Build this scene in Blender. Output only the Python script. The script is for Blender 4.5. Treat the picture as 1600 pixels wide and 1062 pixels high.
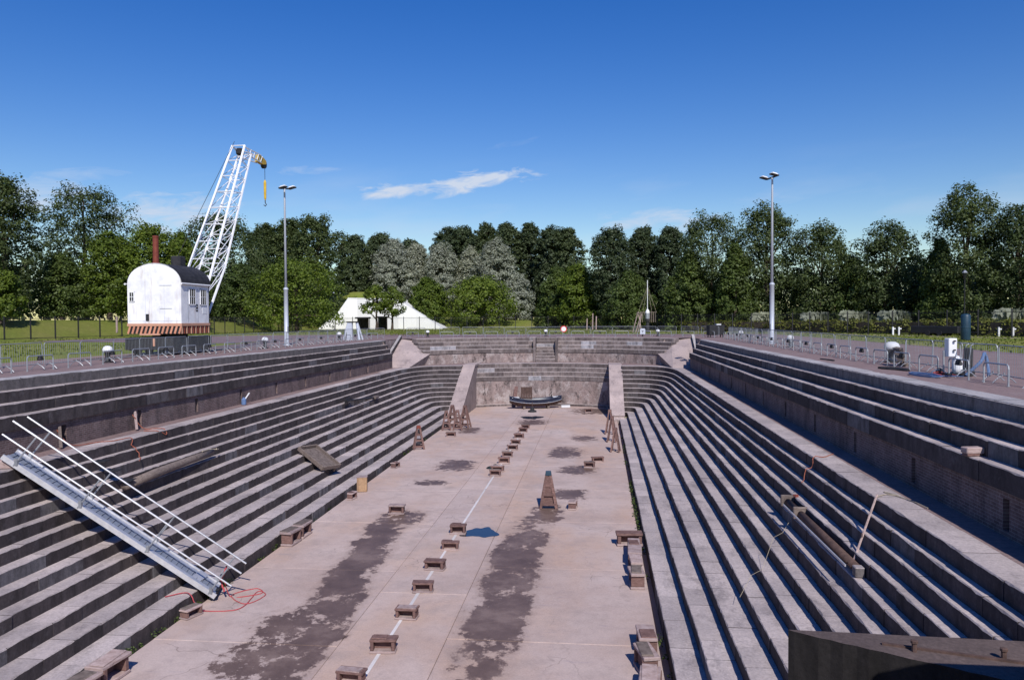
import bpy, math, random
import numpy as np
from mathutils import Vector, Matrix
R = math.radians
random.seed(7); rng = np.random.default_rng(7)
for o in list(bpy.data.objects): bpy.data.objects.remove(o)
sc = bpy.context.scene
COL = sc.collection

# ------------------------------------------------------------------ camera
cam_d = bpy.data.cameras.new('camera'); cam = bpy.data.objects.new('camera', cam_d); COL.objects.link(cam)
cam_d.sensor_fit = 'HORIZONTAL'; cam_d.sensor_width = 36; cam_d.lens = 1220/1600*36
cam_d.clip_start = .1; cam_d.clip_end = 6000
yaw, pit, rol = R(6.275), R(-1.511), R(.35)
fw = Vector((-math.sin(yaw)*math.cos(pit), math.cos(yaw)*math.cos(pit), math.sin(pit)))
rt = Vector((math.cos(yaw), math.sin(yaw), 0)); up = rt.cross(fw)
rx = rt*math.cos(rol) - up*math.sin(rol); ux = rt*math.sin(rol) + up*math.cos(rol)
M = Matrix((rx, ux, -fw)).transposed().to_4x4(); M.translation = (0, 0, 1.95)
cam.matrix_world = M; sc.camera = cam

# ------------------------------------------------------------------ sky and sun
SUN = Vector((.34, -1.05, 1.0)).normalized()
world = bpy.data.worlds.new('World'); sc.world = world; world.use_nodes = True
wt = world.node_tree; wt.nodes.clear()
def wn(t, **kw):
    n = wt.nodes.new(t)
    for k, v in kw.items(): setattr(n, k, v)
    return n
def wl(a, b): wt.links.new(a, b)
def wmath(op, a, b=None, c=None, clamp=False):
    n = wn('ShaderNodeMath', operation=op); n.use_clamp = clamp
    for i, v in enumerate((a, b, c)):
        if v is None: continue
        if isinstance(v, (int, float)): n.inputs[i].default_value = v
        else: wl(v, n.inputs[i])
    return n.outputs[0]
sky = wn('ShaderNodeTexSky'); sky.sky_type = 'NISHITA'; sky.sun_disc = False
sky.sun_elevation = math.asin(SUN.z); sky.sun_rotation = math.atan2(SUN.x, SUN.y)
sky.altitude = 0; sky.air_density = 1.15; sky.dust_density = .25; sky.ozone_density = 3.2
hsv = wn('ShaderNodeHueSaturation'); hsv.inputs['Saturation'].default_value = 1.43; hsv.inputs['Value'].default_value = 1.38; hsv.inputs['Hue'].default_value = .521
wl(sky.outputs[0], hsv.inputs['Color'])
tc = wn('ShaderNodeTexCoord'); sep = wn('ShaderNodeSeparateXYZ'); wl(tc.outputs['Generated'], sep.inputs[0])
az = wmath('ARCTAN2', sep.outputs[0], sep.outputs[1]); el = wmath('ARCSINE', sep.outputs[2])
comb = wn('ShaderNodeCombineXYZ'); wl(az, comb.inputs[0]); wl(wmath('SUBTRACT', wmath('MULTIPLY', el, 3.6), wmath('MULTIPLY', az, .35)), comb.inputs[1])
nz = wn('ShaderNodeTexNoise'); nz.inputs['Scale'].default_value = 20; nz.inputs['Detail'].default_value = 9; nz.inputs['Roughness'].default_value = .62; nz.inputs['Distortion'].default_value = .6
wl(comb.outputs[0], nz.inputs['Vector'])
nz2 = wn('ShaderNodeTexNoise'); nz2.inputs['Scale'].default_value = 5; nz2.inputs['Detail'].default_value = 6; wl(comb.outputs[0], nz2.inputs['Vector'])
def wisp(a0, e0, ra, re, slope, dens):
    # a soft streak of cirrus centred on one direction of the sky, torn up by noise
    da = wmath('SUBTRACT', az, R(a0)); de = wmath('SUBTRACT', wmath('SUBTRACT', el, R(e0)), wmath('MULTIPLY', da, slope))
    q = wmath('ADD', wmath('POWER', wmath('ABSOLUTE', wmath('DIVIDE', da, R(ra))), 2.0), wmath('POWER', wmath('ABSOLUTE', wmath('DIVIDE', de, R(re))), 2.0))
    m = wmath('ADD', wmath('MULTIPLY', wmath('SUBTRACT', .95, q), .62), wmath('MULTIPLY', wmath('SUBTRACT', nz.outputs['Fac'], .52), 3.0), clamp=True)
    m = wmath('MULTIPLY', m, wmath('SUBTRACT', 1.7, q, clamp=True))
    return wmath('MULTIPLY', m, dens)
acc = None
for w in [(-12.4, 9.4, 5.4, .75, .06, 1.5), (-8.2, 10.1, 3.9, .85, .12, 1.7), (-29.5, 7.2, 5.2, 1.6, .02, 1.0), (-37.6, 7.7, 4.0, 1.4, .04, .95),
          (-20.5, 10.4, 2.6, .4, .03, .45), (4.5, 6.9, 4.6, 1.0, -.03, .9), (-34.5, 9.4, 3.0, .45, .1, .35), (12, 8.2, 3, .5, 0, .25),
          (-6, 12.6, 2.0, .3, .2, .15)]:
    m = wisp(*w); acc = m if acc is None else wmath('MAXIMUM', acc, m)
low = wmath('MULTIPLY', wmath('SUBTRACT', nz2.outputs['Fac'], .52, clamp=True), wmath('SUBTRACT', 1.0, wmath('MULTIPLY', wmath('ABSOLUTE', wmath('SUBTRACT', el, R(6.5))), 11.0), clamp=True))
acc = wmath('MAXIMUM', acc, wmath('MULTIPLY', low, 1.6), clamp=True)
mixw = wn('ShaderNodeMix', data_type='RGBA'); wl(acc, mixw.inputs[0]); wl(hsv.outputs[0], mixw.inputs[6]); mixw.inputs[7].default_value = (7.4, 8.4, 10.2, 1)
bg = wn('ShaderNodeBackground'); bg.inputs['Strength'].default_value = .085; wl(mixw.outputs[2], bg.inputs['Color'])
wo = wn('ShaderNodeOutputWorld'); wl(bg.outputs[0], wo.inputs[0])
sun_d = bpy.data.lights.new('sun', 'SUN'); sun_d.energy = 4.9; sun_d.angle = R(.53); sun_d.color = (1, .955, .9)
sun = bpy.data.objects.new('sun', sun_d); COL.objects.link(sun); sun.rotation_euler = SUN.to_track_quat('Z', 'Y').to_euler(); sun.location = (20, -60, 60)
vs = sc.view_settings; vs.view_transform = 'Standard'; vs.look = 'None'; vs.exposure = -.06; vs.gamma = 1; vs.use_curve_mapping = False

# ------------------------------------------------------------------ material helpers
class G:
    def __init__(s, name):
        s.m = bpy.data.materials.new(name); s.m.use_nodes = True; s.t = s.m.node_tree
        s.b = s.t.nodes['Principled BSDF']; s.geo = s.n('ShaderNodeNewGeometry'); s.pos = s.geo.outputs['Position']
    def n(s, t, **kw):
        n = s.t.nodes.new(t)
        for k, v in kw.items(): setattr(n, k, v)
        return n
    def l(s, a, b): s.t.links.new(a, b)
    def put(s, sock, v):
        if isinstance(v, bpy.types.NodeSocket): s.l(v, sock)
        else:
            if isinstance(v, (tuple, list)) and len(v) == 3 and sock.type == 'RGBA': v = (*v, 1)
            sock.default_value = v
    def math(s, op, a, b=0.0, clamp=False):
        n = s.n('ShaderNodeMath', operation=op); n.use_clamp = clamp; s.put(n.inputs[0], a); s.put(n.inputs[1], b); return n.outputs[0]
    def map(s, v, sx=1, sy=1, sz=1):
        n = s.n('ShaderNodeMapping'); s.l(v, n.inputs[0]); n.inputs['Scale'].default_value = (sx, sy, sz); return n.outputs[0]
    def noise(s, v, scale, detail=5, rough=.55):
        n = s.n('ShaderNodeTexNoise'); s.l(v, n.inputs['Vector']); n.inputs['Scale'].default_value = scale
        n.inputs['Detail'].default_value = detail; n.inputs['Roughness'].default_value = rough; return n.outputs['Fac']
    def mix(s, f, a, b, blend='MIX'):
        n = s.n('ShaderNodeMix', data_type='RGBA', blend_type=blend); s.put(n.inputs[0], f); s.put(n.inputs[6], a); s.put(n.inputs[7], b); return n.outputs[2]
    def ramp(s, f, stops, interp='LINEAR'):
        n = s.n('ShaderNodeValToRGB'); s.put(n.inputs[0], f); e = n.color_ramp.elements; n.color_ramp.interpolation = interp
        while len(e) < len(stops): e.new(1)
        for i, (p, c) in enumerate(stops):
            e[i].position = p; e[i].color = (*c, 1) if isinstance(c, (tuple, list)) else (c, c, c, 1)
        return n.outputs[0]
    def rnd(s):
        oi = s.n('ShaderNodeObjectInfo'); return s.math('FRACT', s.math('ADD', oi.outputs['Random'], s.geo.outputs['Random Per Island']))
    def obj(s): return s.n('ShaderNodeTexCoord').outputs['Object']
    def bump(s, h, strength=.3, dist=.02):
        n = s.n('ShaderNodeBump'); s.l(h, n.inputs['Height']); n.inputs['Strength'].default_value = strength; n.inputs['Distance'].default_value = dist
        s.l(n.outputs[0], s.b.inputs['Normal'])
    def fin(s, col=None, rough=.8, metal=0, spec=.3):
        if col is not None: s.put(s.b.inputs['Base Color'], col)
        s.put(s.b.inputs['Roughness'], rough); s.put(s.b.inputs['Metallic'], metal); s.b.inputs['Specular IOR Level'].default_value = spec; return s.m

def plain(name, c1, c2, scale=4, rough=.6, metal=0, bump=.15, spec=.35, detail=5):
    g = G(name); o = g.obj(); f = g.noise(o, scale, detail)
    col = g.ramp(f, [(.3, c1), (.72, c2)])
    r = g.rnd(); col = g.mix(.5, col, g.mix(r, (.62, .62, .62), (1, 1, 1)), 'MULTIPLY')
    g.bump(g.noise(o, scale*5, 4), bump, .01)
    return g.fin(col, rough, metal, spec)

def stone_mat(name, top, dark, mid, pale, moss=.0):
    g = G(name); p = g.pos; r = g.rnd()
    nx = g.n('ShaderNodeSeparateXYZ'); g.l(g.geo.outputs['Normal'], nx.inputs[0])
    big = g.noise(p, .55, 5); fine = g.noise(p, 14, 6, .7); med = g.noise(p, 3.2, 6, .65)
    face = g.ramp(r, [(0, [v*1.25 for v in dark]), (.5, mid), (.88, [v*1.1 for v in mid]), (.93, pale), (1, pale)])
    streak = g.noise(g.map(p, 1.6, 1.6, .5), 1.7, 7, .68)
    face = g.mix(g.ramp(streak, [(.42, 0.0), (.66, .7)]), face, [v*.5 for v in dark])
    bloom = g.math('MULTIPLY', g.ramp(med, [(.55, 0.0), (.75, .55)]), g.ramp(big, [(.4, 0.0), (.65, 1.0)]))
    face = g.mix(bloom, face, [v*1.3 for v in pale])
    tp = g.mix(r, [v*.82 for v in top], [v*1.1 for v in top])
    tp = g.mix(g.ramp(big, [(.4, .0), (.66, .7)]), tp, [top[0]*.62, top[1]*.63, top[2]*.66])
    grime = g.noise(g.map(p, 1, .45, 1), 1.1, 9, .74); tp = g.mix(g.ramp(grime, [(.52, .0), (.66, .75)]), tp, [top[0]*.42, top[1]*.42, top[2]*.44])
    tp = g.mix(g.ramp(med, [(.56, .0), (.72, .5)]), tp, [v*.55 for v in top])
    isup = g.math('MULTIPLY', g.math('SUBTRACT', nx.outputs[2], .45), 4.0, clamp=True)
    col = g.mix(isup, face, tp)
    col = g.mix(.55, col, g.ramp(fine, [(.3, .45), (.7, 1.25)]), 'MULTIPLY')
    g.bump(g.math('ADD', fine, g.math('MULTIPLY', med, 1.5)), .35, .02)
    return g.fin(col, .88, 0, .25)

MAT = {}
MAT['stone'] = stone_mat('weathered stone', (.50, .425, .41), (.045, .037, .039), (.084, .069, .071), (.165, .155, .165))  # riser tones: dirt, made darker still to deepen their shade
MAT['endstone'] = stone_mat('pale end stone', (.58, .495, .47), (.085, .068, .068), (.20, .163, .158), (.37, .36, .39))  # paler tones for the stonework of the dock head
def brick_mat(name, axis, c1, c2, mortar, dirt=.5, pale=.4):
    g = G(name); s = g.n('ShaderNodeSeparateXYZ'); g.l(g.pos, s.inputs[0]); c = g.n('ShaderNodeCombineXYZ')
    g.l(s.outputs[axis], c.inputs[0]); g.l(s.outputs[2] if axis != 2 else s.outputs[1], c.inputs[1])
    if axis == 2: g.l(s.outputs[0], c.inputs[0])
    b = g.n('ShaderNodeTexBrick'); g.l(c.outputs[0], b.inputs['Vector']); b.inputs['Scale'].default_value = 1
    b.inputs['Brick Width'].default_value = .24; b.inputs['Row Height'].default_value = .075; b.inputs['Mortar Size'].default_value = .009; b.inputs['Bias'].default_value = -.1
    for k, v in (('Color1', c1), ('Color2', c2), ('Mortar', mortar)): b.inputs[k].default_value = (*v, 1)
    big = g.noise(g.pos, .6, 6, .65); st = g.noise(g.map(g.pos, 1.2, 1.2, .55), 1.1, 8, .72); fi = g.noise(g.pos, 9, 5, .7)
    col = g.mix(g.ramp(st, [(.42, 0.0), (.66, dirt)]), b.outputs['Color'], (.035, .03, .032))
    if axis == 0:
        bl = g.noise(g.map(g.pos, 1, 1, .8), .9, 9, .75); col = g.mix(g.ramp(bl, [(.50, 0.0), (.60, .75)]), col, (.44, .385, .375)); b3 = g.noise(g.map(g.pos, 1.3, 1.3, .7), 1.4, 8, .78); col = g.mix(g.ramp(b3, [(.54, 0.0), (.62, .85)]), col, (.045, .037, .038))
    col = g.mix(g.ramp(big, [(.5, 0.0), (.68, pale)]), col, (.33, .28, .28))
    col = g.mix(.5, col, g.ramp(fi, [(.3, .5), (.7, 1.25)]), 'MULTIPLY')
    g.bump(b.outputs['Fac'], -.5, .012)
    return g.fin(col, .9, 0, .2)
MAT['brick'] = brick_mat('old dock brick', 1, (.145, .094, .09), (.215, .143, .136), (.27, .222, .212), .6, .22)
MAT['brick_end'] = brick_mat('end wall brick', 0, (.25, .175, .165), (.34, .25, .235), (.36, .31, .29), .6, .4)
MAT['paving'] = brick_mat('quay brick paving', 2, (.24, .155, .15), (.30, .20, .19), (.2, .17, .16), .15, .25)
MAT['road'] = brick_mat('road brick paving', 2, (.20, .125, .135), (.25, .16, .17), (.18, .15, .15), .12, .15)

def floor_mat():
    g = G('dock floor concrete'); p = g.pos; s = g.n('ShaderNodeSeparateXYZ'); g.l(p, s.inputs[0]); X, Y = s.outputs[0], s.outputs[1]
    big = g.noise(p, .22, 6, .6); med = g.noise(p, 1.7, 7, .7); fine = g.noise(p, 22, 5, .7); r = g.rnd()
    col = g.ramp(big, [(.3, (.43, .315, .27)), (.5, (.51, .40, .362)), (.72, (.56, .455, .42))])
    col = g.mix(.6, col, g.mix(r, (.86, .85, .86), (1.04, 1.02, 1.0)), 'MULTIPLY')
    rust = g.math('MULTIPLY', g.ramp(g.noise(g.map(p, 1, .5, 1), .33, 5), [(.46, 0.0), (.68, 1.0)]), .62)
    col = g.mix(rust, col, (.50, .33, .24))
    col = g.mix(g.ramp(med, [(.5, .0), (.72, .5)]), col, (.32, .25, .235))
    gr = g.noise(p, .75, 8, .7); col = g.mix(g.ramp(gr, [(.5, 0.0), (.66, .55)]), col, (.36, .285, .26))
    vo = g.n('ShaderNodeTexVoronoi', feature='DISTANCE_TO_EDGE'); wp = g.n('ShaderNodeVectorMath', operation='ADD'); g.l(p, wp.inputs[0]); nv = g.n('ShaderNodeTexNoise'); g.l(p, nv.inputs['Vector']); nv.inputs['Scale'].default_value = 1.2; g.l(nv.outputs['Color'], wp.inputs[1]); g.l(wp.outputs[0], vo.inputs['Vector']); vo.inputs['Scale'].default_value = .33
    crk = g.math('MULTIPLY', g.math('SUBTRACT', 1.0, g.math('MULTIPLY', vo.outputs['Distance'], 140.0), clamp=True), g.ramp(big, [(.5, 0.0), (.6, .55)])); col = g.mix(crk, col, (.12, .09, .08))
    scr = g.noise(g.map(p, .8, 4.5, 1), 1.1, 6, .7)
    col = g.mix(g.ramp(scr, [(.60, 0.0), (.72, .4)]), col, (.27, .23, .27))
    rag = g.noise(g.map(p, .62, .5, 1), 1.0, 9, .70)
    rag2 = g.noise(g.map(p, 2.0, 1.7, 1), 1.3, 8, .72)
    acc = None
    def patch(cx, cy, hx, hy, skew=0.0, amp=1.5):
        xx = g.math('SUBTRACT', g.math('SUBTRACT', X, cx), g.math('MULTIPLY', g.math('SUBTRACT', Y, cy), skew))
        ax = g.math('ABSOLUTE', g.math('DIVIDE', xx, hx)); ay = g.math('ABSOLUTE', g.math('DIVIDE', g.math('SUBTRACT', Y, cy), hy))
        d = g.math('ADD', g.math('POWER', ax, 2.5), g.math('POWER', ay, 4.0))
        d = g.math('ADD', d, g.math('MULTIPLY', g.math('SUBTRACT', rag, .5), amp*4.2))
        d = g.math('ADD', d, g.math('MULTIPLY', g.math('SUBTRACT', rag2, .5), 3.6 if hy > 5 else 7.0))
        return g.math('SUBTRACT', 1.0, d)
    for a in [(-8.7, 26.6, .86, 8.0, -.085), (-3.05, 26.6, .92, 8.0, .01), (-8.65, 47.0, 1.1, 1.7, 0, .6), (-8.9, 34.6, 1.0, 1.2, 0, .8), (-1.2, 46.2, 1.0, 1.3, 0, .8), (-1.5, 39.8, .8, 1.2, 0, .7), (-2.4, 36.0, .7, 1.8, 0, 1.0),
              (-9.2, 42.0, .8, .7, 0, 1.1), (-2.2, 52.0, 1.1, 2.0, 0, 1.2), (-10.2, 61.5, .8, 1.6, 0, 1.0), (-5.6, 66.5, 1.3, 1.6, 0, .9), (-1.0, 58, .9, 1.2, 0, 1.1), (-.3, 74.5, 2.0, 2.2, 0, .9), (-9.0, 21.0, 1.0, 2.5, 0, 1.4)]:
        m = patch(*a); acc = m if acc is None else g.math('MAXIMUM', acc, m)
    halo = g.math('MULTIPLY', g.math('MULTIPLY', g.math('ADD', acc, 1.1), .75, clamp=True), .38); col = g.mix(halo, col, (.27, .19, .16))
    acc = g.math('MULTIPLY', acc, 2.6, clamp=True)
    wet = g.ramp(gr, [(.36, (.085, .052, .042)), (.52, (.13, .083, .068)), (.66, (.21, .145, .12))])
    col = g.mix(g.math('MULTIPLY', acc, .92), col, wet)
    col = g.mix(.4, col, g.ramp(fine, [(.3, .62), (.7, 1.2)]), 'MULTIPLY')
    g.bump(g.math('ADD', med, fine), .12, .02)
    g.put(g.b.inputs['Roughness'], g.math('SUBTRACT', .9, g.math('MULTIPLY', acc, .42)))
    g.put(g.b.inputs['Base Color'], col); g.b.inputs['Specular IOR Level'].default_value = .25
    return g.m
MAT['floor'] = floor_mat()
def grass_mat(name, c1, c2, c3):
    g = G(name); p = g.pos; a = g.noise(p, .12, 5); b = g.noise(p, 2.2, 6, .75); f = g.noise(p, 18, 4, .7)
    col = g.ramp(a, [(.32, c1), (.5, c2), (.7, c3)]); col = g.mix(.5, col, g.ramp(b, [(.3, .55), (.7, 1.4)]), 'MULTIPLY')
    g.bump(g.math('ADD', b, f), .8, .12); return g.fin(col, .95, 0, .1)
MAT['grass'] = grass_mat('mown grass', (.155, .20, .035), (.20, .225, .045), (.26, .245, .075))
MAT['sand'] = plain('sandy path', (.36, .29, .24), (.46, .38, .32), .5, .95, 0, .2, .1)
MAT['steel'] = plain('galvanised steel', (.27, .29, .32), (.40, .42, .455), 6, .5, .35, .05, .5)
MAT['alu'] = plain('bare aluminium', (.52, .52, .55), (.70, .70, .72), 5, .42, .4, .05, .5)
MAT['lampgrey'] = plain('grey lamp paint', (.50, .53, .62), (.56, .60, .68), 2, .5, .1, .05, .4)
MAT['black'] = plain('black paint', (.012, .012, .014), (.028, .027, .03), 5, .55, 0, .1, .4)
MAT['dark'] = plain('dark rubber', (.015, .015, .018), (.04, .038, .04), 8, .7, 0, .2, .3)
MAT['tar'] = plain('tarred roof felt', (.016, .016, .02), (.045, .043, .05), 3, .75, 0, .4, .3)
MAT['rust'] = plain('rusty iron', (.07, .045, .04), (.14, .088, .075), 7, .85, 0, .5, .2)
MAT['redbrown'] = plain('rust red paint', (.16, .035, .025), (.25, .06, .04), 5, .7, 0, .3, .3)
def wood_mat(name, c1, c2, c3):
    g = G(name); o = g.obj(); st = g.noise(g.map(o, 3, 3, 14), 2.2, 6, .65); f = g.noise(o, 5, 6, .7); r = g.rnd()
    col = g.ramp(st, [(.3, c1), (.55, c2), (.75, c3)]); col = g.mix(.7, col, g.mix(r, (.6, .58, .6), (1.15, 1.1, 1.05)), 'MULTIPLY')
    col = g.mix(g.ramp(f, [(.55, 0.0), (.7, .6)]), col, [v*.4 for v in c1]); g.bump(st, .4, .01); return g.fin(col, .88, 0, .2)
MAT['wood'] = wood_mat('worn red brown timber', (.12, .07, .064), (.20, .122, .11), (.31, .21, .195))
MAT['woodtop'] = wood_mat('bleached timber top', (.30, .22, .205), (.42, .33, .32), (.50, .41, .40))
MAT['woodgrey'] = wood_mat('grey weathered timber', (.12, .095, .085), (.19, .155, .14), (.27, .225, .20))
MAT['ochre'] = wood_mat('ochre plywood', (.33, .21, .13), (.42, .28, .17), (.48, .33, .22))
MAT['white'] = plain('white paint', (.72, .73, .76), (.84, .84, .86), 1.5, .55, 0, .06, .4)
def cabin_mat():
    g = G('flaking white cabin paint'); o = g.obj(); f = g.noise(o, 1.1, 6, .7); st = g.noise(g.map(o, 3, 3, .4), 1.7, 5)
    c = g.ramp(f, [(.35, (.66, .66, .70)), (.55, (.82, .82, .84))]); c = g.mix(g.ramp(st, [(.56, 0.0), (.72, .5)]), c, (.46, .38, .33))
    g.bump(g.noise(o, 6, 4), .12, .02); return g.fin(c, .6, 0, .35)
MAT['cabin'] = cabin_mat()
MAT['boom'] = plain('white boom paint', (.74, .75, .80), (.86, .86, .9), 3, .5, 0, .05, .4)
MAT['salmon'] = plain('faded orange band', (.52, .27, .18), (.60, .34, .24), 3, .7, 0, .1, .3)
MAT['stripe_or'] = plain('orange stripe', (.55, .23, .14), (.62, .30, .20), 4, .7, 0, .1, .3)
MAT['yellow'] = plain('yellow paint', (.55, .34, .03), (.68, .46, .06), 4, .55, 0, .1, .4)
MAT['line'] = plain('white floor paint', (.62, .57, .56), (.74, .70, .69), 3, .8, 0, .1, .2)
MAT['red'] = plain('red sign paint', (.55, .03, .03), (.62, .05, .05), 3, .5, 0, .0, .4)
MAT['redrope'] = plain('red rope', (.38, .06, .07), (.50, .10, .11), 20, .8, 0, .2, .2)
MAT['orrope'] = plain('orange rope', (.30, .09, .055), (.40, .15, .10), 20, .8, 0, .2, .2)
MAT['tan'] = plain('tan rope', (.38, .32, .24), (.5, .43, .33), 20, .8, 0, .2, .2)
MAT['bluehose'] = plain('blue hose', (.09, .16, .32), (.14, .22, .40), 20, .5, 0, .1, .4)
MAT['hull'] = plain('dark blue hull paint', (.012, .02, .055), (.03, .045, .09), 3, .4, 0, .1, .5)
MAT['teal'] = plain('blue green tank paint', (.010, .035, .065), (.02, .055, .09), 2, .45, 0, .05, .5)
MAT['pane'] = plain('dark window glass', (.012, .014, .018), (.02, .022, .028), 2, .12, 0, 0, .6)
MAT['canvas'] = plain('white canvas', (.84, .84, .83), (.90, .90, .89), .3, .8, 0, .0, .1)
MAT['pier'] = stone_mat('dark pier stone with shaded faces', (.125, .092, .084), (.012, .010, .010), (.018, .015, .015), (.024, .021, .021))  # near-black face tones paint shade on the front; the top is dark stone
MAT['ramp'] = stone_mat('pinkish concrete slope', (.50, .40, .375), (.24, .19, .18), (.32, .26, .245), (.42, .36, .34))
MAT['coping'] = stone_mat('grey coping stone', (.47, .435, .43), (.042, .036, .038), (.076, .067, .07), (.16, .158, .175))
def water_mat():
    g = G('still puddle water'); g.bump(g.noise(g.pos, 5, 2), .02, .01); return g.fin((.02, .022, .03), .03, 0, .6)
MAT['water'] = water_mat()
def leaf_mat(name, c1, c2, tr=.25):
    g = G(name); r = g.geo.outputs['Random Per Island']; oi = g.n('ShaderNodeObjectInfo')
    col = g.mix(r, c1, c2); col = g.mix(.55, col, g.mix(oi.outputs['Random'], (.72, .75, .75), (1.2, 1.15, 1.0)), 'MULTIPLY')
    big = g.noise(g.pos, .5, 4); col = g.mix(.5, col, g.ramp(big, [(.35, .55), (.65, 1.3)]), 'MULTIPLY')
    g.fin(col, .55, 0, .3); t = g.n('ShaderNodeBsdfTranslucent'); g.l(g.mix(.6, col, (1.3, 1.4, .5), 'MULTIPLY'), t.inputs[0])
    mx = g.n('ShaderNodeMixShader'); mx.inputs[0].default_value = tr; g.l(g.b.outputs[0], mx.inputs[1]); g.l(t.outputs[0], mx.inputs[2])
    g.l(mx.outputs[0], g.t.nodes['Material Output'].inputs[0]); return g.m
MAT['leafD'] = leaf_mat('dark poplar leaf', (.042, .066, .022), (.10, .13, .046), .34)
MAT['leafP'] = leaf_mat('far poplar leaf', (.046, .068, .032), (.10, .13, .06), .34)
MAT['leafL'] = leaf_mat('lime green leaf', (.075, .12, .014), (.16, .21, .03), .35)
MAT['leafM'] = leaf_mat('mid green leaf', (.05, .08, .018), (.11, .15, .036), .3)
MAT['leafW'] = leaf_mat('silver willow leaf', (.20, .215, .165), (.40, .42, .35), .3)
MAT['leafH'] = leaf_mat('hedge leaf', (.085, .105, .018), (.18, .185, .035))
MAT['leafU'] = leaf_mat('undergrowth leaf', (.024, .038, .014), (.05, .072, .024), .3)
MAT['leafG'] = leaf_mat('weed leaf', (.09, .115, .02), (.18, .20, .045))
MAT['bark'] = plain('grey bark', (.06, .045, .035), (.12, .095, .075), 3, .9, 0, .6, .1)
MAT['concrete'] = stone_mat('abutment concrete', (.33, .29, .29), (.12, .11, .11), (.17, .15, .15), (.2, .19, .2))

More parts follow.
